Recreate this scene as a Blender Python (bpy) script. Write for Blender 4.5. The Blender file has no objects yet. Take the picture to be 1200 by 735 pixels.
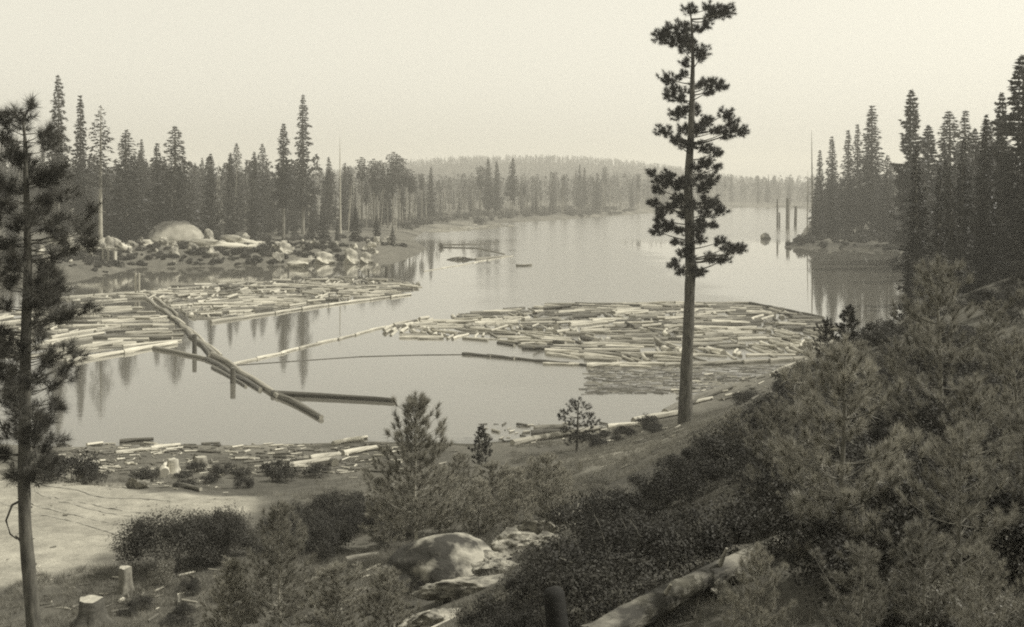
import bpy, math, random
import numpy as np
from mathutils import Vector, Matrix

R0 = np.random.RandomState(7)
random.seed(7)
scene = bpy.context.scene
COL = scene.collection
F, HZ, CX, H = 1400.0, 222.0, 600.0, 20.0      # focal length and horizon of the view in 1200x735 units, eye height over the lake
PI = math.pi
rad = math.radians

# ------------------------------------------------------------------ terrain
def world(px, py, z=0.0):
    Y = F * (H - z) / (py - HZ)
    return ((px - CX) / F * Y, Y)

SHORE = [world(*p) for p in [(-700, 500), (-200, 508), (60, 524), (200, 521), (300, 521), (440, 517), (560, 520), (650, 509), (710, 500),
         (755, 491), (800, 470), (850, 452), (905, 436), (960, 424), (1020, 408), (1062, 392), (1075, 350), (1070, 310), (1052, 294), (985, 291), (918, 289.5),
         (926, 285), (938, 277), (943, 268), (952, 258), (975, 246), (900, 243), (868, 243.5), (800, 246), (762, 250),
         (690, 255), (640, 259), (600, 261), (560, 264), (500, 270), (484, 280), (500, 292), (488, 299), (440, 304), (370, 309), (300, 311), (160, 313), (135, 319), (90, 326), (0, 328), (-300, 322), (-900, 340)]]
SH = np.array(SHORE)

def shore_sd(x, y):
    """signed distance to the shoreline, positive on land"""
    x = np.asarray(x, float); y = np.asarray(y, float)
    sh = x.shape; x = x.ravel(); y = y.ravel()
    d2 = np.full(x.shape, 1e18); inside = np.zeros(x.shape, bool)
    n = len(SH)
    for i in range(n):
        ax, ay = SH[i]; bx, by = SH[(i + 1) % n]
        dx, dy = bx - ax, by - ay
        t = np.clip(((x - ax) * dx + (y - ay) * dy) / (dx * dx + dy * dy), 0, 1)
        d2 = np.minimum(d2, (x - ax - t * dx) ** 2 + (y - ay - t * dy) ** 2)
        c = ((ay > y) != (by > y)) & (x < (bx - ax) * (y - ay) / ((by - ay) if by != ay else 1e-9) + ax)
        inside ^= c
    d = np.sqrt(d2)
    return np.where(inside, -d, d).reshape(sh)

_T = np.random.RandomState(3).rand(256, 256)
def vnoise(x, y):
    xi = np.floor(x).astype(int); yi = np.floor(y).astype(int)
    fx = x - xi; fy = y - yi
    fx = fx * fx * (3 - 2 * fx); fy = fy * fy * (3 - 2 * fy)
    a = _T[xi % 256, yi % 256]; b = _T[(xi + 1) % 256, yi % 256]
    c = _T[xi % 256, (yi + 1) % 256]; d = _T[(xi + 1) % 256, (yi + 1) % 256]
    return (a * (1 - fx) + b * fx) * (1 - fy) + (c * (1 - fx) + d * fx) * fy
def fbm(x, y, o=4):
    s = 0; a = .5
    for k in range(o):
        s = s + a * (vnoise(x * 2 ** k + 17 * k, y * 2 ** k + 5 * k) - .5); a *= .5
    return s * 2

NEAR = np.array([(0, 0, 18.3), (-6, 0, 17), (8, 0, 19.6), (0, -20, 20), (-20, -20, 15), (20, -20, 26), (0, 8, 16.1), (-3, 8, 15.3), (4, 8, 16.8),
    (0, 16, 13.6), (4, 14, 14.4), (4, 19, 14.2), (-8.6, 20, 9.5), (-17.6, 41, 4.6), (-5, 35.5, 6.6), (-2, 27, 9.4), (-2.4, 42, 6.6), (3, 42, 8.4),
    (.7, 52, 5.6), (7.7, 40, 11.4), (6, 32, 12.5), (12, 40, 13.2), (17, 40, 14.6), (14, 94, 2.0), (5, 70, 4.3), (8.3, 73, 4.3), (4.3, 60, 5.4),
    (-6.5, 61, 3.8), (-12, 57, 4.1), (-14.4, 45, 4.8), (-21, 50, 4.0), (-22, 62, 3.1), (-16.4, 65.6, 2.9), (-30, 71, 2.6), (-17.7, 83, 1.1), (-27, 84, 1.1),
    (20, 60, 13), (30, 100, 6.5), (22, 104, 2.4), (25, 118, 2.2), (45, 100, 13), (45, 160, 5), (70, 150, 12), (80, 60, 24), (40, 20, 22), (15, 20, 17), (10, 25, 14.8),
    (-60, 60, 5), (-40, 30, 6), (-60, 100, 3), (-50, 0, 10), (-100, 50, 6), (0, 90, 1.6), (8, 85, 2.4), (-8, 80, 1.6), (13, 60, 9.5), (18, 80, 7), (90, 200, 6), (120, 120, 14), (0, -60, 24), (-90, -60, 18), (90, -60, 32), (-120, 150, 3)], float)
def _tps(r2):
    return np.where(r2 > 1e-9, .5 * r2 * np.log(np.maximum(r2, 1e-9)), 0)
def _fit():
    n = len(NEAR); P = NEAR[:, :2] / 50
    K = _tps(((P[:, None] - P[None]) ** 2).sum(-1)) + np.eye(n) * .004
    A = np.zeros((n + 3, n + 3)); A[:n, :n] = K; A[:n, n] = 1; A[:n, n + 1:] = P; A[n, :n] = 1; A[n + 1:, :n] = P.T
    return np.linalg.solve(A, np.r_[NEAR[:, 2], 0, 0, 0])
_W = _fit()
def near_h(x, y):
    x = x / 50; y = y / 50
    s = _W[len(NEAR)] + _W[-2] * x + _W[-1] * y
    for i in range(len(NEAR)):
        s = s + _W[i] * _tps((x - NEAR[i, 0] / 50) ** 2 + (y - NEAR[i, 1] / 50) ** 2)
    return s
def sstep(a, b, x):
    t = np.clip((x - a) / (b - a), 0, 1); return t * t * (3 - 2 * t)
def terrain(x, y):
    x = np.asarray(x, float); y = np.asarray(y, float)
    sd = shore_sd(x, y); r = np.hypot(x, y)
    w = 1 - sstep(150, 240, r)
    nh = np.clip(near_h(np.clip(x, -150, 150), np.clip(y, -90, 230)), .5, 40)
    far = 2.6 + 1.3 * fbm(x / 40, y / 40) + sstep(60, 500, sd) * 3
    hill = 66 * np.exp(-np.abs((x - 10) / 430) ** 2.6 - ((y - 2300) / 420) ** 2)
    ring = sstep(2400, 3800, r) * (24 + 26 * fbm(x / 900, y / 900, 3))
    # rocky bank on the left shore and the swell behind it
    bank = 1.5 * np.exp(-((y - 340) / 32) ** 2) * sstep(-10, -50, x) * (1 + 1.6 * np.abs(fbm(x / 7, y / 7)) + 1.0 * fbm(x / 3, y / 3))
    far = far + hill + ring + bank
    z = nh * w + far * (1 - w)
    z = z + .35 * fbm(x / 5, y / 5) * sstep(3, 12, r) + .10 * fbm(x / .9, y / .9, 3)
    land = np.maximum(z, .25) * (1 - np.exp(-np.maximum(sd, 0) / 7.0)) + .03 * np.minimum(np.maximum(sd, 0), 1)
    return np.where(sd > 0, land, -np.minimum(4, -sd * .25))

def tz(x, y):
    return float(terrain(np.array([x]), np.array([y]))[0])
def hit(px, py, y0=4.0):
    """where the sight line through a point of the view meets the ground"""
    Y = np.exp(np.linspace(math.log(y0), math.log(2500), 700))
    X = (px - CX) / F * Y; Z = H - (py - HZ) / F * Y
    g = terrain(X, Y)
    i = int(np.argmax(Z < np.maximum(g, 0)))
    return float(X[i]), float(Y[i]), float(max(g[i], 0))

# ------------------------------------------------------------------ mesh helpers
class MB:
    def __init__(s): s.v = []; s.f = []; s.n = 0; s.mi = []
    def add(s, v, f, m=0):
        v = np.asarray(v, float); f = np.asarray(f, int)
        s.v.append(v); s.f.append(f + s.n); s.mi.append(np.full(len(f), m)); s.n += len(v)
    def tube(s, pts, rs, n=8, cap=True, m=0, endm=None, wob=0, seed=0):
        pts = np.asarray(pts, float); rs = np.asarray(rs, float)
        k = len(pts); rr = np.random.RandomState(seed)
        t = np.gradient(pts, axis=0); t /= np.linalg.norm(t, axis=1)[:, None] + 1e-9
        up = np.array([0, 0, 1.]) if abs(t[0, 2]) < .9 else np.array([1., 0, 0])
        a = np.cross(t, up); a /= np.linalg.norm(a, axis=1)[:, None] + 1e-9
        b = np.cross(t, a)
        th = np.arange(n) * 2 * PI / n
        R = rs[:, None] * (1 + wob * (rr.rand(k, n) - .5))
        V = pts[:, None] + R[..., None] * (np.cos(th)[None, :, None] * a[:, None] + np.sin(th)[None, :, None] * b[:, None])
        i, j = np.meshgrid(np.arange(k - 1), np.arange(n), indexing='ij')
        q = np.stack([i * n + j, i * n + (j + 1) % n, (i + 1) * n + (j + 1) % n, (i + 1) * n + j], -1).reshape(-1, 4)
        s.add(V.reshape(-1, 3), q, m)
        if cap:
            for e in (0, k - 1):
                c = np.vstack([V[e], pts[e][None]])
                j = np.arange(n)
                tri = np.stack([j, (j + 1) % n, np.full(n, n), np.full(n, n)], -1)
                s.add(c, tri, m if endm is None else endm)
    def box(s, c, h, rz=0, m=0, M=None):
        v = np.array([(x, y, z) for x in (-1, 1) for y in (-1, 1) for z in (-1, 1)], float) * np.array(h)
        if M is not None: v = v @ np.array(M).T
        ca, sa = math.cos(rz), math.sin(rz)
        v = np.stack([v[:, 0] * ca - v[:, 1] * sa, v[:, 0] * sa + v[:, 1] * ca, v[:, 2]], -1) + np.array(c)
        s.add(v, [(0, 1, 3, 2), (4, 6, 7, 5), (0, 4, 5, 1), (2, 3, 7, 6), (0, 2, 6, 4), (1, 5, 7, 3)], m)
    def blades(s, c, d, L, w, rr, m=0):
        """needle or blade triangles: base c, direction d"""
        c = np.asarray(c); d = d / (np.linalg.norm(d, axis=1)[:, None] + 1e-9)
        r = rr.randn(*d.shape); p = np.cross(d, r); p /= np.linalg.norm(p, axis=1)[:, None] + 1e-9
        L = np.broadcast_to(L, (len(c),))[:, None]; w = np.broadcast_to(w, (len(c),))[:, None]
        V = np.stack([c - p * w / 2, c + p * w / 2, c + d * L], 1).reshape(-1, 3)
        k = np.arange(len(c)) * 3
        s.add(V, np.stack([k, k + 1, k + 2, k + 2], -1), m)
    def leaves(s, c, nrm, L, w, rr, m=0):
        """leaf shaped quads (rhombus) lying across nrm"""
        nrm = nrm / (np.linalg.norm(nrm, axis=1)[:, None] + 1e-9)
        r = rr.randn(*nrm.shape); a = np.cross(nrm, r); a /= np.linalg.norm(a, axis=1)[:, None] + 1e-9
        b = np.cross(nrm, a)
        L = np.broadcast_to(L, (len(c),))[:, None]; w = np.broadcast_to(w, (len(c),))[:, None]
        V = np.stack([c - a * L / 2, c + b * w / 2, c + a * L / 2, c - b * w / 2], 1).reshape(-1, 3)
        k = np.arange(len(c)) * 4
        s.add(V, np.stack([k, k + 1, k + 2, k + 3], -1), m)
    def mesh(s, name, mats, smooth=False):
        v = np.concatenate(s.v); f = np.concatenate(s.f); mi = np.concatenate(s.mi)
        tri = f[:, 2] == f[:, 3]
        cnt = np.where(tri, 3, 4)
        st = np.r_[0, np.cumsum(cnt)[:-1]]
        li = f.ravel()[np.stack([np.ones(len(f), bool)] * 3 + [~tri], -1).ravel()]
        me = bpy.data.meshes.new(name)
        me.vertices.add(len(v)); me.vertices.foreach_set('co', v.ravel())
        me.loops.add(len(li)); me.loops.foreach_set('vertex_index', li)
        me.polygons.add(len(f)); me.polygons.foreach_set('loop_start', st); me.polygons.foreach_set('loop_total', cnt)
        me.polygons.foreach_set('material_index', mi)
        me.polygons.foreach_set('use_smooth', np.full(len(f), smooth))
        for m in (mats if isinstance(mats, (list, tuple)) else [mats]): me.materials.append(m)
        me.update(calc_edges=True); me.validate()
        return me
    def obj(s, name, mats, parent=None, smooth=False):
        return link(name, s.mesh(name, mats, smooth), parent)

def link(name, data, parent=None):
    o = bpy.data.objects.new(name, data); COL.objects.link(o)
    if parent is not None: o.parent = parent
    return o
def tag(o, label=None, cat=None, group=None, kind=None):
    for k, v in (('label', label), ('category', cat), ('group', group), ('kind', kind)):
        if v: o[k] = v
    return o
def place(o, loc, rz=0, sc=1):
    o.location = loc; o.rotation_euler = (0, 0, rz)
    o.scale = (sc, sc, sc) if not hasattr(sc, '__len__') else sc
    return o
KIDS = {}
def dup(proto, loc, rz=0, sc=1, name=None):
    """a proto is (name, [(part name, mesh), ...]); one mesh only -> the thing is that mesh"""
    nm, parts = proto
    if len(parts) == 1:
        r = link(name or nm, parts[0][1])
    else:
        r = link(name or nm, None); r.empty_display_size = .5
        for pn, me in parts: link(pn, me, r)
    return place(r, loc, rz, sc)

# ------------------------------------------------------------------ materials
TINT = np.array([1.0, .955, .80])
def col(v, a=1): 
    c = v * TINT; return (c[0], c[1], c[2], 1)
def new_mat(name):
    m = bpy.data.materials.new(name); m.use_nodes = True
    nt = m.node_tree; b = nt.nodes['Principled BSDF']; return m, nt, b
def noise(nt, scale, detail=5, rough=.6, coord='Object', stretch=None):
    tc = nt.nodes.new('ShaderNodeTexCoord'); mp = nt.nodes.new('ShaderNodeMapping')
    nt.links.new(tc.outputs[coord], mp.inputs[0])
    if stretch: mp.inputs['Scale'].default_value = stretch
    n = nt.nodes.new('ShaderNodeTexNoise'); n.inputs['Scale'].default_value = scale
    n.inputs['Detail'].default_value = detail; n.inputs['Roughness'].default_value = rough
    nt.links.new(mp.outputs[0], n.inputs['Vector']); return n
def ramp(nt, src, stops):
    r = nt.nodes.new('ShaderNodeValToRGB'); nt.links.new(src, r.inputs[0])
    e = r.color_ramp.elements
    while len(e) < len(stops): e.new(.5)
    for k, (p, c) in zip(e, stops): k.position = p; k.color = c if hasattr(c, '__len__') else col(c)
    return r
def bump(nt, b, src, dist, strength=1):
    k = nt.nodes.new('ShaderNodeBump'); k.inputs['Strength'].default_value = strength; k.inputs['Distance'].default_value = dist
    nt.links.new(src, k.inputs['Height']); nt.links.new(k.outputs[0], b.inputs['Normal']); return k
def rough_mat(name, lo, hi, scale, rough=.85, bd=0, stretch=None, spec=.3, coord='Object', p0=.3, p1=.7, objvar=0):
    m, nt, b = new_mat(name)
    n = noise(nt, scale, stretch=stretch, coord=coord)
    r = ramp(nt, n.outputs['Fac'], [(p0, lo), (p1, hi)])
    out = r.outputs[0]
    if objvar:
        oi = nt.nodes.new('ShaderNodeObjectInfo'); mr = nt.nodes.new('ShaderNodeMapRange')
        nt.links.new(oi.outputs['Random'], mr.inputs[0]); mr.inputs[3].default_value = 1 - objvar; mr.inputs[4].default_value = 1 + objvar
        vm = nt.nodes.new('ShaderNodeVectorMath'); vm.operation = 'SCALE'
        nt.links.new(out, vm.inputs[0]); nt.links.new(mr.outputs[0], vm.inputs['Scale']); out = vm.outputs[0]
    nt.links.new(out, b.inputs['Base Color'])
    b.inputs['Roughness'].default_value = rough; b.inputs['Specular IOR Level'].default_value = spec
    if bd: bump(nt, b, n.outputs['Fac'], bd)
    return m
def leaf_mat(name, lo, hi, scale=.6, rough=.55, trans=.25, spec=.4, objvar=.25):
    m = rough_mat(name, lo, hi, scale, rough=rough, spec=spec, objvar=objvar)
    nt = m.node_tree; b = nt.nodes['Principled BSDF']; out = nt.nodes['Material Output']
    t = nt.nodes.new('ShaderNodeBsdfTranslucent'); mx = nt.nodes.new('ShaderNodeMixShader'); mx.inputs[0].default_value = trans
    nt.links.new(b.inputs['Base Color'].links[0].from_socket, t.inputs[0])
    nt.links.new(b.outputs[0], mx.inputs[1]); nt.links.new(t.outputs[0], mx.inputs[2]); nt.links.new(mx.outputs[0], out.inputs[0])
    return m

M = {}
M['needle_far'] = leaf_mat('needle_far', .022, .05, .25, trans=.15)
M['needle_dark'] = leaf_mat('needle_dark', .022, .05, .8, trans=.2)
M['needle_young'] = leaf_mat('needle_young', .14, .32, 1.2, trans=.3, rough=.5, spec=.35)
M['needle_mid'] = leaf_mat('needle_mid', .045, .10, .8, trans=.25)
M['needle_pale'] = leaf_mat('needle_pale', .20, .36, 1.2, trans=.4, rough=.5)
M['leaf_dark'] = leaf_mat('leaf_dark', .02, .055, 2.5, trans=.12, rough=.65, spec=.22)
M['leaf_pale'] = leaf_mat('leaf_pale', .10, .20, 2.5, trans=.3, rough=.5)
M['grass'] = leaf_mat('dry_grass', .10, .24, .8, trans=.3, rough=.7, objvar=0)
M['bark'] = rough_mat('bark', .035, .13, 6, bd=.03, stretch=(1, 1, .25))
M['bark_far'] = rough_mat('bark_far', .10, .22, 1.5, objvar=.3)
M['snag'] = rough_mat('weathered_snag', .20, .36, 2, stretch=(1, 1, .2), objvar=.3)
M['log_pale'] = rough_mat('peeled_log', .28, .50, 2.2, rough=.75, stretch=(.3, 1.5, 1.5), objvar=.25, bd=.01)
M['log_bark'] = rough_mat('barked_log', .06, .15, 3.5, stretch=(.35, 2, 2), objvar=.35, bd=.02)
M['log_grey'] = rough_mat('weathered_log', .14, .30, 3, stretch=(.3, 2, 2), objvar=.3, bd=.015)
M['log_end'] = rough_mat('sawn_end', .22, .40, 6)
M['wet'] = rough_mat('wet_timber', .05, .14, 3, rough=.5, stretch=(.3, 2, 2), objvar=.2)
M['rock_pale'] = rough_mat('pale_granite', .07, .30, 2.6, bd=.2, p0=.36, p1=.62, objvar=.12)
M['rock_far'] = rough_mat('granite_bank', .10, .38, .35, bd=1.2, p0=.38, p1=.56, objvar=.25)
M['rock_dark'] = rough_mat('dark_boulder', .06, .28, .4, bd=.8, p0=.44, p1=.56, stretch=(1, 1, .35))
M['rock_round'] = rough_mat('lichened_granite', .035, .30, 1.1, bd=.25, p0=.45, p1=.56)
M['worn_sand'] = rough_mat('worn_sand', .16, .30, 2)
M['char'] = rough_mat('charred_wood', .005, .014, 12, bd=.01)
M['plank'] = rough_mat('weathered_plank', .22, .42, 4, stretch=(.3, 2, 2), objvar=.2)

# ------------------------------------------------------------------ ground sheet
def make_ground():
    th_f = np.linspace(-rad(34), rad(34), 560)
    th_b = np.linspace(rad(34), 2 * PI - rad(34), 90)[1:-1]
    th = np.r_[th_f, th_b]
    r = np.r_[0.6 * (5200 / .6) ** (np.arange(700) / 699.)]
    T, Rr = np.meshgrid(th, r)
    X = Rr * np.sin(T); Y = Rr * np.cos(T); Z = terrain(X, Y)
    n, k = X.shape
    V = np.stack([X, Y, Z], -1).reshape(-1, 3)
    i, j = np.meshgrid(np.arange(n - 1), np.arange(k), indexing='ij')
    q = np.stack([i * k + j, i * k + (j + 1) % k, (i + 1) * k + (j + 1) % k, (i + 1) * k + j], -1).reshape(-1, 4)[:, ::-1]
    mb = MB(); mb.add(V, q)
    c0 = len(V); mb.add([(0, 0, tz(0, 0))], np.zeros((0, 4), int))
    jj = np.arange(k); mb.add(np.zeros((0, 3)), np.zeros((0, 4), int))
    mb.f.append(np.stack([jj, (jj + 1) % k, np.full(k, c0), np.full(k, c0)], -1)[:, [1, 0, 2, 3]]); mb.mi.append(np.zeros(k, int))
    # soil zones as an albedo attribute
    sd = shore_sd(X, Y)
    alb = .095 + .06 * fbm(X / 6, Y / 6)
    def blob(x0, y0, rx, ry): return np.clip(1.35 - np.hypot((X - x0) / rx, (Y - y0) / ry) + .35 * fbm(X / 3, Y / 3), 0, 1)
    sand = np.maximum.reduce([blob(-30, 60, 12, 15), blob(-22, 63, 8, 6), blob(-18.5, 65, 4.6, 3.4), blob(-40, 55, 16, 20), blob(-22, 55, 4, 7)])
    sand = sstep(.1, .45, sand)
    alb = alb * (1 - sand) + (.27 + .08 * fbm(X / 2, Y / 2)) * sand
    alb = np.where(np.hypot(X, Y) > 1500, .05, alb)
    beach = np.clip(1 - sd / 5, 0, 1) * (sd > 0) * (np.hypot(X, Y) < 260)
    alb = alb * (1 - .6 * beach) + .20 * .6 * beach
    bank = np.exp(-((Y - 330) / 26) ** 2) * (X < 0) * sstep(-.15, .25, fbm(X / 14, Y / 9))
    alb = alb * (1 - bank) + .12 * bank
    farflat = (np.hypot(X, Y) > 480) * (sd < 60) * (sd > 0)
    alb = np.where(farflat, .10 + .12 * fbm(X / 30, Y / 15), alb)
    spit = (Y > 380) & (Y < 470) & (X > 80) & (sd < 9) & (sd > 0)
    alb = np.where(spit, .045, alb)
    path = blob(7, 70, 3.0, 9) * .8
    alb = alb * (1 - path) + .26 * path
    m, nt, b = new_mat('soil')
    at = nt.nodes.new('ShaderNodeAttribute'); at.attribute_name = 'soil'
    n1 = noise(nt, .9, 8, .7); n2 = noise(nt, 7, 6, .7)
    mr = nt.nodes.new('ShaderNodeMapRange'); nt.links.new(n1.outputs['Fac'], mr.inputs[0]); mr.inputs[1].default_value = .3; mr.inputs[2].default_value = .7; mr.inputs[3].default_value = .7; mr.inputs[4].default_value = 1.25
    mr2 = nt.nodes.new('ShaderNodeMapRange'); nt.links.new(n2.outputs['Fac'], mr2.inputs[0]); mr2.inputs[1].default_value = .3; mr2.inputs[2].default_value = .7; mr2.inputs[3].default_value = .75; mr2.inputs[4].default_value = 1.2
    mu = nt.nodes.new('ShaderNodeMath'); mu.operation = 'MULTIPLY'; nt.links.new(mr.outputs[0], mu.inputs[0]); nt.links.new(mr2.outputs[0], mu.inputs[1])
    vm = nt.nodes.new('ShaderNodeVectorMath'); vm.operation = 'SCALE'; nt.links.new(at.outputs['Color'], vm.inputs[0]); nt.links.new(mu.outputs[0], vm.inputs['Scale'])
    nt.links.new(vm.outputs[0], b.inputs['Base Color']); b.inputs['Roughness'].default_value = .95; b.inputs['Specular IOR Level'].default_value = .15
    bump(nt, b, n2.outputs['Fac'], .06)
    o = mb.obj('ground', m, smooth=True); tag(o, kind='structure')
    a = o.data.attributes.new('soil', 'FLOAT_COLOR', 'POINT')
    A = np.clip(alb, .03, .6).ravel(); A = np.r_[A, A[0]]
    C = np.stack([A * TINT[0], A * TINT[1], A * TINT[2], np.ones_like(A)], -1)
    a.data.foreach_set('color', C.ravel())
make_ground()

def make_water():
    mb = MB()
    mb.add([(-1500, 60, 0), (1600, 60, 0), (1600, 2300, 0), (-1500, 2300, 0)], [(0, 1, 2, 3)])
    m, nt, b = new_mat('lake_water')
    b.inputs['Base Color'].default_value = col(.10); b.inputs['IOR'].default_value = 1.6
    # ripples on the open lake, calm water in the bays on either side
    geo = nt.nodes.new('ShaderNodeNewGeometry'); sx = nt.nodes.new('ShaderNodeSeparateXYZ'); nt.links.new(geo.outputs['Position'], sx.inputs[0])
    def mrange(src, a, b_, c, d):
        k = nt.nodes.new('ShaderNodeMapRange'); k.interpolation_type = 'SMOOTHSTEP'; nt.links.new(src, k.inputs[0])
        for q_, v_ in zip((1, 2, 3, 4), (a, b_, c, d)): k.inputs[q_].default_value = v_
        return k.outputs[0]
    def mth(op, a_, b_):
        k = nt.nodes.new('ShaderNodeMath'); k.operation = op
        for i_, v_ in enumerate((a_, b_)):
            if hasattr(v_, 'links'): nt.links.new(v_, k.inputs[i_])
            else: k.inputs[i_].default_value = v_
        return k.outputs[0]
    big = noise(nt, .02, 4, .6, stretch=(1, 2.5, 1))
    xx = mth('ADD', sx.outputs[0], mth('MULTIPLY', mth('SUBTRACT', big.outputs['Fac'], .5), 26))
    l = mrange(xx, -20, 12, 0, 1); r_ = mrange(xx, 32, 50, 1, 0); f_ = mrange(sx.outputs[1], 420, 520, 0, 1)
    mask = mth('MAXIMUM', mth('MULTIPLY', l, r_), f_)
    nt.links.new(mrange(mask, 0, 1, .03, .20), b.inputs['Roughness'])
    rp = noise(nt, .9, 4, .6, stretch=(.6, 1, 1))
    bp = bump(nt, b, rp.outputs['Fac'], .012)
    nt.links.new(mrange(mask, 0, 1, .004, .05), bp.inputs['Distance'])
    o = mb.obj('water', m); tag(o, kind='structure')
make_water()

# ------------------------------------------------------------------ distant tree prototypes (metres)
def crown_far(mb, h, base, width, rr, power=.85, dens=1.0, gaps=.0, droop=.25, clump=.75, top_round=False, trunk=None):
    whorls = int(h * (1 - base) / .85)
    C = []; D = []; S = []
    lop = rr.rand(6) * .5 + .7
    for i in range(whorls):
        t = i / max(1, whorls - 1)
        z = h * (base + (1 - base) * t)
        if top_round: prof = math.sin(PI * min(1, .12 + .88 * (1 - t)) ** .8) ** .6 if t < .97 else .25
        else: prof = (1 - t) ** power * (1 if t > .12 else .55 + 3.7 * t)
        prof *= .78 + .5 * rr.rand()
        if rr.rand() < gaps: prof *= .35
        L0 = width / 2 * prof + .25
        nb = 6
        a0 = rr.rand() * 6.28
        for k in range(nb):
            a = a0 + k * 6.28 / nb + rr.randn() * .2
            L = L0 * (.55 + .6 * rr.rand()) * lop[int((a % 6.28) / 6.28 * 6) % 6]
            n = max(2, int((3 + L * 4.5) * dens))
            u = rr.rand(n) ** .7
            side = rr.randn(n) * .18 * L
            x = np.cos(a) * L * u - np.sin(a) * side; y = np.sin(a) * L * u + np.cos(a) * side
            zz = z - droop * L * u ** 1.3 + rr.randn(n) * .16 - rr.rand(n) * .25
            C.append(np.stack([x, y, zz], -1))
            D.append(np.stack([np.cos(a) + rr.randn(n) * .5, np.sin(a) + rr.randn(n) * .5, rr.randn(n) * .35 - .25], -1))
            S.append(np.full(n, clump * (.6 + .5 * (1 - t))))
    C = np.concatenate(C); D = np.concatenate(D); S = np.concatenate(S) * (.6 + .8 * rr.rand(len(C)))
    mb.blades(C, D, S * 1.25, S * .75, rr)

def trunk_far(h, r, rr, lean=.01, n=7):
    mb = MB(); t = np.linspace(0, 1, 8)
    ph = rr.rand() * 6
    P = np.stack([lean * h * np.sin(t * 3 + ph) - lean * h * math.sin(ph), lean * h * np.cos(t * 2.4 + ph) - lean * h * math.cos(ph), t * h - .8 * (t == 0)], -1)
    mb.tube(P, r * (1 - t) ** .75 + .03, n); return mb

PROTO = {}
def far_proto(key, name, h, base, width, seed, r=None, bark='bark_far', needle='needle_far', **kw):
    rr = np.random.RandomState(seed)
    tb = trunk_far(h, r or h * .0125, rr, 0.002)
    if kw.pop('stubs', 0):
        for i in range(14):
            z = h * (.25 + base * .7 * rr.rand()); a = rr.rand() * 6.28; L = .8 + 1.6 * rr.rand()
            tb.tube([(0, 0, z), (math.cos(a) * L, math.sin(a) * L, z - .2 * L)], [.07, .03], 4)
    cb = MB(); crown_far(cb, h, base, width, rr, **kw)
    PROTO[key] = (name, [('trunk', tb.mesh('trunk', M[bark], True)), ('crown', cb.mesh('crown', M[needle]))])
far_proto('fir_a', 'fir_tree', 40, .06, 9.5, 1, power=.8, dens=1.3)
far_proto('fir_b', 'fir_tree', 40, .10, 8, 2, power=.9, gaps=.15, dens=1.2)
far_proto('fir_c', 'fir_tree', 40, .05, 12.5, 3, power=.7, dens=1.3)
far_proto('spire', 'fir_tree', 42, .12, 6, 4, power=.65, dens=1.5)
far_proto('tall_a', 'fir_tree', 50, .20, 9.0, 5, power=.62, gaps=.32, dens=1.5, stubs=1)
far_proto('tall_b', 'fir_tree', 44, .30, 8, 6, power=.6, gaps=.2, dens=1.5, stubs=1)
far_proto('pole_a', 'pine_tree', 36, .55, 5, 7, top_round=True, gaps=.2, stubs=1, dens=1.2)
far_proto('pole_b', 'pine_tree', 36, .68, 4.6, 8, top_round=True, gaps=.2, stubs=1, dens=1.3)
far_proto('thin', 'pine_tree', 40, .45, 9, 9, power=.6, gaps=.45, dens=.55, stubs=1, bark='snag')
far_proto('puffy', 'pine_tree', 40, .14, 10.5, 10, power=.6, gaps=.28, dens=1.9, droop=-.12, clump=.85, needle='needle_dark')
far_proto('small', 'young_fir', 12, .02, 5.5, 11, power=.8, dens=3.2, clump=.5)
def snag_proto(key, h, seed, n=26, r=.34, broken=False):
    rr = np.random.RandomState(seed); mb = trunk_far(h, r, rr, .004)
    if broken: mb = MB(); t = np.linspace(0, 1, 5); mb.tube(np.stack([0 * t, 0 * t, t * h - .6 * (t == 0)], -1), r * (1 - .35 * t), 7)
    for i in range(n):
        z = h * (.25 + .73 * rr.rand()); a = rr.rand() * 6.28; L = (.5 + 1.7 * rr.rand()) * (1.1 - z / h)
        L = max(.4, L)
        mb.tube([(0, 0, z), (math.cos(a) * L, math.sin(a) * L, z - .12 * L + .2 * L * rr.randn())], [.06, .02], 4)
    PROTO[key] = ('dead_tree', [('trunk', mb.mesh('dead_tree', M['snag'], True))])
snag_proto('snag_a', 34, 21); snag_proto('snag_b', 28, 22, 14, .28); snag_proto('snag_c', 20, 23, 6, .3, True)
HGT = {'fir_a': 40, 'fir_b': 40, 'fir_c': 40, 'spire': 42, 'tall_a': 50, 'tall_b': 44, 'pole_a': 36, 'pole_b': 36, 'thin': 40, 'puffy': 40, 'small': 12, 'snag_a': 34, 'snag_b': 28, 'snag_c': 20}
WID = {'fir_a': 9.5, 'fir_b': 8, 'fir_c': 12.5, 'spire': 6, 'tall_a': 9, 'tall_b': 8, 'pole_a': 5, 'pole_b': 4.6, 'thin': 9, 'puffy': 10.5, 'small': 5.5}
RT = np.random.RandomState(55)
COUNT = {}
def tree_at(key, px, Y, top=None, h=None, wpx=None, label=None, cat=None, group=None):
    X = (px - CX) / F * Y; z = tz(X, Y)
    if z < 0: z = 0
    if h is None: h = H + (HZ - top) / F * Y - z
    s = h / HGT[key]; sx = s
    if wpx and key in WID: sx = wpx / F * Y / WID[key] * 1.15
    o = dup(PROTO[key], (X, Y, z - .2), RT.rand() * 6.28, (sx, sx, s))
    COUNT[PROTO[key][0]] = COUNT.get(PROTO[key][0], 0) + 1
    tag(o, label, cat or {'fir_tree': 'fir tree', 'pine_tree': 'pine tree', 'dead_tree': 'dead tree', 'young_fir': 'young fir'}[PROTO[key][0]], group)
    return o
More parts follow.
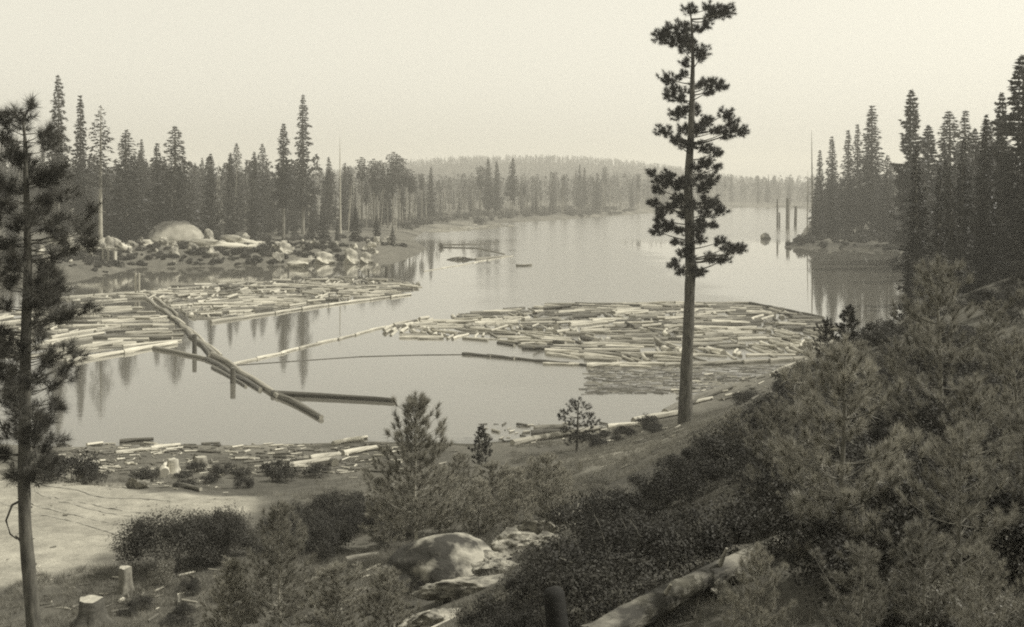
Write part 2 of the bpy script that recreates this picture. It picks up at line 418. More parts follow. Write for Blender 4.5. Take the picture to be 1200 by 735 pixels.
# trees one can tell apart: key, view x, distance, top y, width, label
NAMED = [
 ('tall_b', 68, 365, 88, 27, 'tall ragged fir rising behind the near pine at the left edge'),
 ('spire', 94, 352, 112, 19, 'narrow fir spire between the tall ragged fir and the sparse bare-trunked tree'),
 ('thin', 118, 331, 124, 40, 'sparse pine with a long pale bare trunk and flat thin top, left shore'),
 ('fir_c', 148, 350, 152, 58, 'broad dark fir just right of the sparse bare-trunked pine'),
 ('fir_c', 205, 366, 148, 58, 'broad pointed fir standing directly behind the domed boulder'),
 ('fir_b', 184, 372, 168, 34, 'dark fir tucked against the left side of the broad fir behind the boulder'),
 ('fir_a', 247, 385, 180, 32, 'solid dark fir right of the domed boulder'),
 ('fir_b', 270, 400, 179, 24, 'slim fir between the solid dark fir and the paired firs on the left shore'),
 ('fir_b', 298, 430, 178, 26, 'mid-height fir behind the short dark fir on the rocky bank'),
 ('tall_b', 332, 415, 145, 27, 'tall fir with a bare lower trunk, left neighbour of the tallest fir'),
 ('tall_a', 355, 465, 111, 27, 'tallest fir on the left shore, dark and ragged with a pointed top'),
 ('snag_a', 399, 445, 160, 12, 'tallest leaning bare snag on the rocky left point'),
 ('fir_a', 297, 400, 221, 20, 'short dark fir at the edge of the rocky bank below the taller firs'),
 ('fir_b', 385, 520, 184, 22, 'fir standing just left of the tall bare snag'),
 ('pole_b', 424, 560, 184, 12, 'bare-trunked pine with a small round top, right of the tall snag'),
 ('pole_a', 438, 560, 186, 13, 'slim pine with a narrow top, left one of the close pair on the left shore'),
 ('pole_a', 446, 575, 188, 13, 'slim pine with a narrow top, right one of the close pair on the left shore'),
 ('pole_a', 461, 600, 178, 15, 'tallest bare-trunked pine towards the right end of the left shore'),
 ('pole_a', 468, 605, 183, 14, 'second bare-trunked pine leaning against the tallest one at the shore end'),
 ('fir_b', 505, 700, 196, 16, 'pointed fir standing clear above the far left treeline'),
 ('pole_b', 480, 640, 198, 12, 'thin-topped pine just left of the pointed clear fir'),
 ('pole_a', 563, 800, 194, 10, 'left one of the four tall slender trees before the far hill'),
 ('spire', 572, 800, 186, 11, 'second of the four tall slender trees before the far hill'),
 ('spire', 582, 800, 189, 10, 'third of the four tall slender trees before the far hill'),
 ('tall_b', 601, 790, 185, 13, 'rightmost and tallest of the four slender trees before the far hill'),
 ('fir_b', 700, 950, 203, 14, 'dark pointed fir on the far shore left of the big pine'),
 ('snag_a', 952, 480, 152, 8, 'tall bare snag at the left end of the right-hand spit'),
 ('snag_b', 946, 500, 200, 8, 'shorter thin snag beside the tall bare snag on the spit'),
 ('fir_b', 961, 500, 176, 22, 'leftmost small fir on the spit next to the bare snags'),
 ('fir_a', 975, 480, 160, 32, 'dense cone-shaped fir on the spit, second from its tip'),
 ('fir_b', 994, 470, 153, 30, 'left one of the twin-topped firs on the spit'),
 ('fir_b', 1005, 465, 146, 27, 'right one of the twin-topped firs on the spit'),
 ('spire', 1022, 455, 124, 28, 'tall narrow spire of dense foliage on the spit'),
 ('fir_a', 1040, 440, 182, 35, 'low dark fir between the narrow spire and the large puffy pine'),
 ('puffy', 1068, 300, 106, 51, 'large dark puffy pine left of the right-hand grove, top like stacked balls'),
 ('puffy', 1088, 320, 147, 49, 'shorter puffy pine close behind the right side of the large puffy pine'),
 ('tall_b', 1112, 330, 130, 46, 'fir with a fine pointed top in the right-hand grove, left of the blunt-topped one'),
 ('fir_b', 1131, 320, 130, 46, 'blunt-topped fir in the middle of the right-hand grove'),
 ('spire', 1156, 300, 140, 35, 'slim fir left of the towering pine at the right edge'),
 ('puffy', 1174, 205, 109, 46, 'pine leaning close on the left of the towering pine at the right edge'),
 ('puffy', 1198, 170, 65, 84, 'towering dark pine at the right edge of the view, tallest on the right'),
]
for key, px, Y, top, w, lab in NAMED: tree_at(key, px, Y, top, None, w, lab)
for px, Y, h in [(378, 400, 12), (417, 370, 11), (441, 366, 8.5), (366, 410, 9), (345, 440, 8), (460, 368, 6), (328, 452, 9), (395, 395, 7)]:
    tree_at('small', px, Y, h=h, label='small bushy young fir among the rocks of the left point', group='young firs on the rocky point')
# forest rows (individual trees)
def rows(n, x0, x1, y0, y1, h0, h1, keys, label, group, tries=40):
    placed = []
    for i in range(n):
        for _ in range(tries):
            px = RT.uniform(x0, x1); Y = RT.uniform(y0, y1)
            X = (px - CX) / F * Y
            if shore_sd(X, Y) < 6: continue
            if all((X - a) ** 2 + (Y - b) ** 2 > 16 for a, b in placed): break
        else: continue
        placed.append((X, Y)); k = keys[RT.randint(len(keys))]
        L = label if isinstance(label, str) else label[PROTO[k][0]]
        tl = rad(5) if k[:4] == 'snag' else rad(1.6)
        to = tree_at(k, px, Y, h=RT.uniform(h0, h1) * (.9 if k[:4] == 'snag' else 1), label=L, group=group + {'fir_tree': ', firs', 'pine_tree': ', pines', 'dead_tree': ', dead trees'}[PROTO[k][0]])
        to.rotation_euler = (RT.uniform(-tl, tl), RT.uniform(-tl, tl), RT.rand() * 6.28)
lb = lambda s: {'fir_tree': 'dark fir ' + s, 'pine_tree': 'bare-trunked pine ' + s, 'dead_tree': 'pale dead tree trunk ' + s}
rows(66, -20, 370, 455, 560, 18, 37, ['fir_a', 'fir_b', 'fir_c', 'fir_b', 'spire', 'snag_b', 'snag_a', 'thin', 'pole_a'], lb('in the woods behind the rocky left bank'), 'woods behind the left bank')
rows(30, -30, 235, 368, 450, 16, 30, ['fir_a', 'fir_b', 'fir_c', 'snag_b', 'fir_b'], lb('in the woods left of the domed boulder'), 'woods left of the domed boulder')
rows(70, 365, 500, 500, 720, 15, 29, ['pole_a', 'fir_b', 'fir_b', 'snag_a', 'snag_b', 'snag_a', 'snag_b', 'pole_b', 'thin'], lb('in the thin wood at the end of the left shore'), 'thin wood on the left point')
rows(90, 480, 660, 700, 1000, 10, 24, ['pole_a', 'fir_b', 'snag_a', 'snag_b', 'spire', 'pole_b', 'snag_a'], lb('in the treeline before the far hill'), 'treeline before the far hill')
rows(70, 640, 950, 960, 1480, 24, 38, ['fir_b', 'spire', 'snag_a', 'pole_a', 'fir_a'], lb('along the hazy far shore'), 'far shore treeline')
rows(24, 950, 1065, 425, 560, 12, 24, ['fir_a', 'fir_b', 'fir_c'], lb('filling the grove on the right-hand spit'), 'grove on the spit')
rows(60, 1048, 1260, 230, 420, 16, 33, ['fir_a', 'fir_b', 'fir_c', 'puffy'], lb('filling the dark grove behind the young pines on the right'), 'dark grove on the right')

rows(36, 1068, 1270, 130, 230, 13, 23, ['fir_a', 'fir_b', 'puffy', 'puffy'], lb('on the shaded rise behind the young pines at the right edge'), 'rise at the right edge')
def bulk_forest():
    """the woods behind the front rows, which read as one mass"""
    rr = np.random.RandomState(77); N = 15000
    px = rr.uniform(-200, 1400, N); Y = 480 + 3300 * rr.rand(N) ** .95
    X = (px - CX) / F * Y; X = np.r_[X, rr.uniform(-550, 620, 5000)]; Y = np.r_[Y, rr.uniform(1750, 2500, 5000)]; px = CX + F * X / Y; N = len(X); sd = shore_sd(X, Y)
    ok = (sd > 28) & ~((px > 350) & (px < 660) & (Y < 950) & (rr.rand(N) < .85)) & ~((px > 480) & (px < 955) & (Y < 900) & (sd < 60)); X = X[ok]; Y = Y[ok]
    Z = terrain(X, Y); n = len(X); print('bulk trees', n)
    h = rr.uniform(14, 32, n) * np.where(Y < 1750, 1.0, .5); w = h * rr.uniform(.10, .17, n)
    for near in (0, 1):
        s = (Y < 1100) if near else (Y >= 1100)
        k = 110 if near else 34
        x, y, z, hh, ww = [np.repeat(a[s], k) for a in (X, Y, Z, h, w)]
        t = rr.rand(len(x)) ** .8; a = rr.rand(len(x)) * 6.28; bs = np.repeat(rr.uniform(.08, .5, s.sum()), k)
        tt = bs + (1 - bs) * t; Rr = ww * (1 - t) ** .8 * rr.rand(len(x)) ** .5 + .15
        C = np.stack([x + np.cos(a) * Rr, y + np.sin(a) * Rr, z + hh * tt], -1)
        D = np.stack([np.cos(a), np.sin(a), rr.randn(len(x)) * .4 - .3], -1)
        sz = hh * (.055 if near else .10)
        mb = MB() if not near else mb
        mb.blades(C, D, sz, sz * .7, rr)
    x, y, z, hh = X, Y, Z, h
    for kx, ky in ((1, 0), (0, 1)):
        V = np.stack([np.stack([x - .3 * kx, y - .3 * ky, z - 1], -1), np.stack([x + .3 * kx, y + .3 * ky, z - 1], -1), np.stack([x, y, z + hh], -1)], 1).reshape(-1, 3)
        q = np.arange(n) * 3; mb.add(V, np.stack([q, q + 1, q + 2, q + 2], -1), 1)
    o = mb.obj('distant_forest', [M['needle_far'], M['bark_far']])
    tag(o, 'hazy mass of conifer forest covering the land behind the lake', 'forest', kind='stuff')
bulk_forest()

# ------------------------------------------------------------------ needle tufts for the nearer pines
def tuft_field(mb, C, D, rr, n=45, L=.2, w=.008, spread=.9, m=0):
    """bottle-brush tufts: at each C, needles fan around direction D"""
    C = np.repeat(np.asarray(C, float), n, 0); D = np.asarray(D, float)
    D = np.repeat(D / (np.linalg.norm(D, axis=1)[:, None] + 1e-9), n, 0)
    r = rr.randn(*D.shape); r /= np.linalg.norm(r, axis=1)[:, None]
    back = rr.rand(len(C))[:, None]
    d = D * (.25 + .9 * (1 - back)) + r * spread
    mb.blades(C - D * back * L * .6, d, L * (.7 + .5 * rr.rand(len(C))), w, rr, m)

def pads_tree(name, trunk_pts, trunk_r, pads, rr, tuft, needle, bark, limb_r=.06, label=None, cat='pine tree', extra=None, root=None):
    """trunk_pts world; pads [(x,y,z,rad,ntufts)] world; everything relative to the base"""
    base = np.array(trunk_pts[0], float)
    T = np.array(trunk_pts, float) - base
    r = root or link(name, None); r.location = base
    tb = MB(); t = np.linspace(0, 1, len(T) * 6); ti = np.linspace(0, 1, len(T))
    P = np.stack([np.interp(t, ti, T[:, k]) for k in range(3)], -1); RR = np.interp(t, ti, trunk_r)
    P[1:-1] = (P[:-2] + P[1:-1] + P[2:]) / 3
    tb.tube(P, RR, 14, wob=.12, seed=3)
    cb = MB(); C = []; D = []
    lb_ = MB()
    for (x, y, z, pr, nt_) in pads:
        c = np.array([x, y, z]) - base
        hd = math.hypot(c[0] - np.interp(c[2], P[:, 2], P[:, 0]), c[1] - np.interp(c[2], P[:, 2], P[:, 1]))
        z0 = np.clip(c[2] - .25 * hd + .1 * rr.randn(), .5, P[-1, 2] - .05)
        s = np.array([np.interp(z0, P[:, 2], P[:, 0]), np.interp(z0, P[:, 2], P[:, 1]), z0])
        mid = (s + c) / 2 + np.array([0, 0, -.12 * hd]) + rr.randn(3) * .05 * hd
        q = np.linspace(0, 1, 6)[:, None]; cur = (1 - q) ** 2 * s + 2 * q * (1 - q) * mid + q * q * c
        lr = limb_r * (.5 + .35 * hd)
        lb_.tube(cur, np.linspace(lr, lr * .3, 6), 5, cap=False)
        o = rr.randn(nt_, 3); o /= np.linalg.norm(o, axis=1)[:, None]
        o = o * (rr.rand(nt_, 1) ** .4) * pr * np.array([1, 1, .7])
        tc = c + o; C.append(tc); D.append(o + (c - s) / (hd + .3) * pr * .6 + np.array([0, 0, pr * .5]))
        for k in range(0, nt_, 2): lb_.tube([c - (c - mid) * .15, tc[k]], [lr * .3, lr * .15], 4, cap=False)
    C = np.concatenate(C); D = np.concatenate(D)
    tuft_field(cb, C, D, rr, *tuft)
    tb.obj('trunk', M[bark], r, True); lb_.obj('limbs', M[bark], r, True); cb.obj('crown', M[needle], r)
    if extra: extra(r, base)
    return tag(r, label, cat)

def hero_stubs(r, base):
    rr = np.random.RandomState(12)
    for i in range(11):
        z = rr.uniform(6, 27); a = rr.rand() * 6.28; L = rr.uniform(.5, 1.7); mb = MB(); x0 = .25 * z / 16
        mb.tube([(x0, 0, z), (x0 + math.cos(a) * L * .6, math.sin(a) * L * .6, z - .1 * L), (x0 + math.cos(a) * L, math.sin(a) * L, z + rr.uniform(-.3, .1))], [.07, .045, .02], 5)
        mb.obj('dead_branch', M['bark_far'], r, True)
def hero_pine():
    Y0 = 94.0
    def W(px, py, dy=0): Y = Y0 + dy; return ((px - CX) / F * Y, Y, H - (py - HZ) / F * Y)
    rr = np.random.RandomState(31)
    pts = [(803, 500), (804, 440), (807, 380), (809, 320), (808, 260), (806, 215), (809, 170), (811, 120), (812, 70), (811, 35), (809, 12)]
    T = [W(*p) for p in pts]; rs = [.62, .47, .43, .40, .37, .33, .28, .22, .15, .09, .04]
    P = [(773,41),(780,36),(793,31),(800,40),(808,10),(819,34),(828,27),(836,20),(844,16),(853,13),(812,51),(822,58),(802,71),(786,51),(797,50),(834,9),
         (781,92),(785,112),(798,119),(812,126),(822,99),(836,99),(848,99),(797,89),(793,133),(803,128),(790,105),(829,106),
         (851,134),(866,150),(858,143),(829,143),(839,153),(778,155),(791,161),(805,167),(825,170),(839,177),(829,187),(842,197),(819,197),(850,155),(800,150),(816,152),
         (764,204),(771,221),(785,204),(791,218),(778,212),(822,221),(836,238),(832,211),(800,212),(818,208),(766,236),
         (771,252),(768,270),(786,263),(801,252),(830,248),(845,245),(815,263),(793,285),(808,292),(788,307),(799,316),(817,316),(808,303),(843,285),(860,292),(834,303),(850,302),(866,290),
         (780,242),(795,236),(812,240),(826,232),(800,270),(824,262),(776,262),(820,280),(800,298),(838,262),(852,290)]
    pads = []
    for (x, y) in P:
        hd = abs(x - 808) * Y0 / F
        dy = rr.uniform(-1, 1) * (1.4 + .3 * hd)
        X, Yy, Z = W(x + rr.uniform(-2, 2), y + rr.uniform(-2, 2), dy)
        q_ = rr.uniform(.5, .95); pads.append((X, Yy, Z, q_, int(46 * q_ * q_) + 6))
        if hd < 2.0 and rr.rand() < .35:
            X, Yy, Z = W(808 + rr.uniform(-14, 14), y + rr.uniform(-6, 6), rr.choice([-1, 1]) * rr.uniform(1.2, 3)); pads.append((X, Yy, Z, .62, 16))
    pads_tree('pine_tree', T, rs, pads, rr, (50, .32, .026, 1.0), 'needle_dark', 'bark', .045,
              'tall solitary pine with a long bare trunk and tufted crown before the log raft', extra=hero_stubs)
hero_pine()

def edge_pine():
    Y0 = 40.0; rr = np.random.RandomState(32)
    def W(px, py, dy=0): Y = Y0 + dy; return ((px - CX) / F * Y, Y, H - (py - HZ) / F * Y)
    pts = [(42, 745), (36, 690), (29, 620), (28, 560), (29, 480), (30, 400), (33, 320), (32, 260), (30, 200), (29, 160), (27, 140), (36, 124)]
    T = [W(*p) for p in pts]; T[0] = (T[0][0], T[0][1], tz(T[0][0], T[0][1]) - .2)
    rs = [.26, .23, .21, .2, .19, .175, .14, .11, .08, .05, .04, .02]
    prof = lambda y: np.interp(y, [118, 150, 200, 240, 300, 350, 400, 440, 480, 520, 560], [8, 30, 46, 70, 66, 74, 68, 70, 66, 46, 22])
    pads = [(*W(37, 120), .26, 7)]
    for i in range(92):
        y = 128 + 435 * (i + rr.rand()) / 92
        L = prof(y) * Y0 / F * rr.uniform(.55, 1.15); a = rr.rand() * 6.28
        x0 = np.interp(y, [120, 320, 560], [29, 33, 28])
        X, Yy, Z = W(x0, y)
        X += math.cos(a) * L; Yy += math.sin(a) * L
        pads.append((X, Yy, Z + .12 * L, .42, 8))
        if L > 1.0:
            f = rr.uniform(.45, .7); b = a + rr.uniform(-.4, .4)
            X, Yy, Z = W(x0, y); pads.append((X + math.cos(b) * L * f, Yy + math.sin(b) * L * f, Z - .05, .32, 8))
    def extra(r, base):
        mb = MB()
        for P_ in ([(28, 585), (14, 592), (7, 610), (12, 626), (20, 632)], [(30, 560), (44, 566), (46, 572)], [(29, 640), (20, 630), (18, 628)]):
            mb.tube([np.array(W(*p)) - base for p in P_], np.linspace(.05, .02, len(P_)), 5)
        mb.obj('broken_branch', M['bark'], r, True)
    pads_tree('pine_tree', T, rs, pads, rr, (58, .38, .012, .85), 'needle_mid', 'bark', .026,
              'slender long-needled pine at the left edge, its trunk running down past the sand', extra=extra)
edge_pine()

# young pines: two prototypes, copied
def young_proto(key, h, seed, nw, nb, length, tuft_n, L, w, needle, upsweep=.8, bare=.12, name='young_pine', bark='bark_far', power=.55, barkr=.014):
    rr = np.random.RandomState(seed); tb = MB(); cb = MB(); bb = MB(); C = []; D = []
    t = np.linspace(0, 1, 12); wob = np.cumsum(rr.randn(12, 2) * .025, 0)
    P = np.stack([wob[:, 0], wob[:, 1], t * h], -1); P[0, 2] = -.3
    tb.tube(P, barkr * h * (1 - t) ** .7 + .008, 8)
    lop = 1 + .3 * np.sin(np.arange(0, 6.3, 6.283 / 7) * 2 + rr.rand() * 6)
    for i in range(nw):
        u = bare + (.97 - bare) * (i + .5 * rr.rand()) / nw
        z = u * h
        L0 = length * (1 - u) ** power * (1 if u > .35 else .55 + 1.3 * u) * rr.uniform(.75, 1.15)
        for k in range(nb):
            if rr.rand() < .12: continue
            a = k * 6.28 / nb + rr.rand() * 1.4 + i; ll = (L0 + .10) * rr.uniform(.5, 1.2) * lop[int(a / 6.28 * 7) % 7]
            s = np.array([np.interp(z, P[:, 2], P[:, 0]), np.interp(z, P[:, 2], P[:, 1]), z])
            q = np.linspace(0, 1, 7)[:, None]
            e = s + np.array([math.cos(a) * ll, math.sin(a) * ll, upsweep * ll * rr.uniform(.2, 1.0)])
            mid = (s + e) / 2 + np.array([0, 0, -.22 * ll])
            cur = (1 - q) ** 2 * s + 2 * q * (1 - q) * mid + q * q * e
            bb.tube(cur, np.linspace(.010 + .008 * ll, .005, 7), 4, cap=False)
            tip = cur[-1] - cur[-2]; tip = tip / np.linalg.norm(tip)
            C.append(e); D.append(tip + np.array([0, 0, .5]))
            for v in np.linspace(.45, .95, max(1, int(ll * 3.2))):       # side shoots turning up, a brush at each end
                pt = np.array([np.interp(v, q[:, 0], cur[:, c]) for c in range(3)])
                sd_ = np.cross(tip, (0, 0, 1)) * rr.choice([-1, 1]) * rr.uniform(.12, .42) * min(1, ll + .2) + np.array([0, 0, rr.uniform(.0, .22)]) + tip * rr.uniform(0, .2)
                C.append(pt + sd_); D.append(sd_ * 2 + tip * .5 + np.array([0, 0, .6]))
                bb.tube([pt, pt + sd_], [.007, .004], 3, cap=False)
    C.append(P[-1]); D.append(np.array([0, 0, 1.]))
    C.append(P[-1] - [0, 0, .2]); D.append(np.array([0, 0, 1.]))
    tuft_field(cb, C, D, rr, tuft_n, L, w, .52)
    PROTO[key] = (name, [('trunk', tb.mesh('trunk', M[bark], True)), ('branches', bb.mesh('branches', M[bark], True)), ('crown', cb.mesh('crown', M[needle]))])
    print(key, len(C), len(C) * tuft_n)
young_proto('young_a', 5.5, 41, 15, 6, 1.75, 85, .27, .013, 'needle_young', .8, bare=.05)
young_proto('young_b', 5.5, 42, 14, 6, 1.65, 78, .27, .012, 'needle_young', .9, bare=.05)
young_proto('young_c', 6.0, 43, 20, 8, 1.9, 60, .26, .018, 'needle_pale', .8, bare=.15, barkr=.010, power=.7, bark='snag')
young_proto('young_d', 4.5, 44, 15, 8, 1.45, 58, .24, .019, 'needle_pale', .8, bare=.06, barkr=.010, power=.6)
young_proto('young_dark', 5.0, 45, 14, 6, 1.4, 50, .28, .03, 'needle_dark', .5, bare=.05, power=.7)
YH = {'young_a': 5.5, 'young_b': 5.5, 'young_c': 6, 'young_d': 4.5, 'young_dark': 5}
def young(key, px, Y, top, label, group=None, w=1.0):
    X = (px - CX) / F * Y; z = tz(X, Y); h = H + (HZ - top) / F * Y - z + .1
    s = h / (YH[key] + .15)
    tag(dup(PROTO[key], (X, Y, z - .05), RT.rand() * 6.28, (s * w, s * w, s)), label, 'pine tree', group)
young('young_a', 985, 16.5, 395, 'young long-needled pine in the right foreground with a forked pale stem at the bottom')
young('young_b', 1100, 26, 300, 'tall young pine on the right slope, left edge against the open water')
young('young_b', 1125, 14, 498, 'pale-tipped young pine low in the right foreground under the tall young pine')
young('young_a', 1190, 21, 385, 'young pine at the far right edge below the towering pine')
young('young_a', 1050, 30, 395, 'young pine partly hidden between the two foremost pines on the right')
young('young_b', 905, 25, 470, 'young pine at the upper edge of the dark brush, left of the foreground pines')
young('young_a', 1165, 32, 350, 'young pine behind the right edge pine, high on the slope')
young('young_b', 1045, 19, 520, 'low young pine filling the gap beside the pale-tipped pine')
young('young_a', 940, 31, 420, 'bushy young pine next to the shore end of the big log raft')
young('young_dark', 993, 62, 357, 'small dark pine against the water, right of the log raft', w=1.2)
young('young_dark', 968, 66, 372, 'smaller dark pine touching the right end of the log raft')
young('young_dark', 1012, 70, 385, 'low dark pine between the small dark pine and the tall young pine', w=1.3)
young('young_c', 487, 46, 460, 'feathery young pine with a pale thin trunk, tallest in the middle foreground')
young('young_c', 328, 37, 588, 'feathery young pine at the bottom left of centre, trunk showing through')
young('young_d', 578, 52, 540, 'feathery sapling right of the tallest middle pine', w=1.2)
young('young_d', 640, 50, 530, 'feathery sapling above the pale rock outcrop', w=1.2)
young('young_d', 606, 47, 548, 'feathery sapling between its two neighbours above the rock outcrop', w=1.1)
young('young_d', 540, 56, 530, 'feathery sapling just behind the round boulder', w=1.1)
young('young_dark', 565, 78, 498, 'small dark sapling at the water edge behind the feathery saplings', w=1.1)
young('young_d', 455, 30, 665, 'low feathery sapling at the bottom edge left of the boulder', w=1.3)
young('young_d', 395, 34, 660, 'low bushy sapling right of the bottom left pine', w=1.4)
young('young_d', 680, 66, 540, 'small sapling on the open slope above the outcrop')
young('young_d', 733, 62, 535, 'sapling beside the bare slope below the solitary pine')
young('young_b', 1150, 10.5, 640, 'lowest young pine in the bottom right corner, tips just in view')
young('young_a', 890, 13.0, 640, 'small young pine over the upper end of the fallen trunk', w=.8)
young('young_a', 1085, 36, 372, 'young pine behind the tall young pine on the right slope')
young('young_b', 1010, 40, 398, 'young pine behind the forked foremost pine on the right')
young('young_b', 860, 34, 478, 'young pine at the top of the dark brush, just right of the solitary pine')
young('young_a', 1080, 12.5, 610, 'low bushy young pine at the bottom right between the foremost pines')
young('young_b', 1010, 12.0, 640, 'small young pine in front of the forked foremost pine', w=1.1)
young('young_a', 930, 19.5, 520, 'young pine between the dark brush and the forked foremost pine')
young('young_b', 1200, 15.0, 480, 'young pine cut by the right edge of the view, low down')
young('young_a', 1140, 18.0, 440, 'young pine in the thick of the right-hand stand, behind the pale-tipped one')
for i_, (px_, Y_, t_, l_) in enumerate([(560, 50, 560, 'bushy sapling just above the round boulder'), (592, 56, 545, 'pale sapling behind the gap in the sapling row above the outcrop'), (622, 56, 540, 'bushy pale sapling in the middle of the sapling row'),
        (658, 52, 548, 'sapling over the upper half of the rock outcrop'), (515, 52, 545, 'sapling touching the right side of the tallest middle pine'), (700, 58, 560, 'small sapling above the top end of the outcrop'), (455, 50, 560, 'sapling at the left foot of the tallest middle pine'), (270, 37, 655, 'low sapling left of the bottom left pine')]):
    young(['young_d', 'young_c'][i_ % 2], px_, Y_, t_, l_, w=1.25)
# round-crowned small pine on the near bank
def bank_pine():
    Y0 = 82.; rr = np.random.RandomState(36)
    def W(px, py, dy=0): Y = Y0 + dy; return ((px - CX) / F * Y, Y, H - (py - HZ) / F * Y)
    X, Y, _ = W(676, 530); T = [(X, Y, tz(X, Y) - .1), W(677, 510), W(677, 490), W(678, 470)]
    pads = [(*W(677 + dx, y, rr.uniform(-1, 1)), .46, 13) for dx, y in [(0, 470), (-8, 474), (9, 476), (-15, 484), (16, 486), (-3, 480), (6, 486), (-10, 494), (12, 497), (-20, 488), (20, 494), (0, 498), (-14, 504), (15, 506), (-4, 508), (5, 512), (-10, 516)]]
    pads_tree('pine_tree', T, [.12, .09, .06, .02], pads, rr, (30, .2, .022, .9), 'needle_dark', 'bark', .03, 'small round-crowned pine on the near bank left of the solitary pine')
bank_pine()

# ------------------------------------------------------------------ bushes
def in_poly(P, x, y):
    c = False
    for i in range(len(P)):
        ax, ay = P[i]; bx, by = P[(i + 1) % len(P)]
        if (ay > y) != (by > y) and x < (bx - ax) * (y - ay) / (by - ay) + ax: c = not c
    return c
def bush_proto(key, rx, rz, n, leaf, seed, mat='leaf_dark', lumps=14, name='bush', ry=None):
    rr = np.random.RandomState(seed); ry = ry or rx
    mb = MB(); Cs = []; Ns = []
    lc = []
    for i in range(lumps):
        a = rr.rand() * 6.28; q = math.sqrt(rr.rand()) * .82
        lc.append((math.cos(a) * q, math.sin(a) * q, .08 + .58 * (rr.rand() ** .5) * math.sqrt(max(0, 1 - q * q)), rr.uniform(.2, .38)))
    per = n // lumps
    for (x, y, z, r_) in lc:
        d = rr.randn(per, 3); d /= np.linalg.norm(d, axis=1)[:, None]; d[:, 2] = np.where(rr.rand(per) < .7, np.abs(d[:, 2]), d[:, 2])
        rad_ = r_ * (1 - .55 * rr.rand(per, 1) ** 1.8) * (1 + .12 * rr.randn(per, 1))
        Cs.append(np.array([x, y, z]) + d * rad_); Ns.append(d + rr.randn(per, 3) * .7)
    C = np.concatenate(Cs); C = C * np.array([rx, ry, rz]) * 1.0; C[:, 2] = np.maximum(C[:, 2], .01)
    mb.leaves(C, np.concatenate(Ns), leaf * (.45 + 1.1 * rr.rand(len(C)) ** 1.5), leaf * .55, rr)
    sb = MB()
    for i in range(9):
        x, y, z, r_ = lc[rr.randint(lumps)]; o = rr.randn(3) * .16 * np.array([1, 1, .5]); p1 = np.array([x * rx, y * ry, z * rz]); p2 = p1 + np.array([o[0] * rx, o[1] * ry, abs(o[2]) * rz]) + [0, 0, (r_ * .85) * rz]
        sb.tube([p1 * [1, 1, .6], (p1 + p2) / 2 + rr.randn(3) * .04, p2], [.008, .006, .003], 4, cap=False)
    for i in range(9):
        x, y, z, r_ = lc[i % lumps]
        sb.tube([(0, 0, -.1), (x * rx * .5, y * ry * .5, z * rz * .45), (x * rx, y * ry, z * rz)], [.03, .02, .008], 5, cap=False)
    PROTO[key] = (name, [('stems', sb.mesh('stems', M['bark_far'], True)), ('foliage', mb.mesh('foliage', M[mat]))])
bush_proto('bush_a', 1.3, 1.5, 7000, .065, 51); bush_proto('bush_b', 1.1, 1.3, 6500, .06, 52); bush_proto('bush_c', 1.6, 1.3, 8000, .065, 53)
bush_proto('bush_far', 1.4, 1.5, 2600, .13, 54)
bush_proto('bush_pale', .9, 1.2, 4000, .05, 55, 'leaf_pale')
bush_proto('bush_big', 2.7, 3.0, 26000, .085, 56, lumps=34, ry=2.0)
bush_proto('bush_round', .85, 1.25, 4000, .05, 57, 'leaf_pale', lumps=10)
RB = np.random.RandomState(9)
BC = 0
def bush(key, px, py, sc, label, group=None, Y=None, drop=0):
    global BC
    if Y: X = (px - CX) / F * Y; z = tz(X, Y)
    else: X, Y, z = hit(px, py)
    s = sc * RB.uniform(.85, 1.15); BC += 1
    tag(dup(PROTO[key], (X, Y, z - .1 - drop), RB.rand() * 6.28, (s, s, s * RB.uniform(.8, 1.1))), label, 'bush', group)
# the long dark thicket on the right slope, laid out over the ground it grows on
def thicket(n, poly, keys, sc, label, group, seed, mind=1.0):
    """poly: ground outline (x, y)"""
    rr = np.random.RandomState(seed); P = np.array(poly, float); done = []
    from mathutils.geometry import intersect_point_tri_2d
    def inside(x, y):
        c = False
        for i in range(len(P)):
            ax, ay = P[i]; bx, by = P[(i + 1) % len(P)]
            if (ay > y) != (by > y) and x < (bx - ax) * (y - ay) / (by - ay) + ax: c = not c
        return c
    global BC
    for _ in range(n * 30):
        if len(done) >= n: break
        x = rr.uniform(P[:, 0].min(), P[:, 0].max()); y = rr.uniform(P[:, 1].min(), P[:, 1].max())
        if not inside(x, y) or any((x - a) ** 2 + (y - b) ** 2 < mind ** 2 for a, b in done): continue
        yl = 15.3 + (x - 1.0) * 1.06
        if x < 4.4 and y < yl + 1.2 and y > yl - (2.2 if x > 2.4 else 6): continue
        done.append((x, y)); s = rr.uniform(*sc); BC += 1
        tag(dup(PROTO[keys[rr.randint(len(keys))]], (x, y, tz(x, y) - .1), rr.rand() * 6.28, (s, s, s * rr.uniform(.8, 1.1))), label, 'bush', group)
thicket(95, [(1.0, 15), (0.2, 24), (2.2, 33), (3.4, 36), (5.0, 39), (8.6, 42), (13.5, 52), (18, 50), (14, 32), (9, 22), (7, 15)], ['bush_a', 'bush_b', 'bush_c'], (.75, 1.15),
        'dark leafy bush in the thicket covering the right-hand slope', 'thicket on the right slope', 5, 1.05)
thicket(44, [(4.5, 13), (10, 13), (22, 30), (34, 62), (24, 64), (15, 36), (8, 20)], ['bush_a', 'bush_b', 'bush_c'], (.6, 1.1), 'dark bush growing between the young pines on the right', 'brush between the young pines', 15, 1.3)
thicket(24, [(-1.5, 13), (-3.0, 20), (-1.6, 24), (.4, 22), (1, 14)], ['bush_a', 'bush_b'], (.28, .5), 'low dark bush in the bottom centre below the rock outcrop', 'low brush below the outcrop', 6, .7)
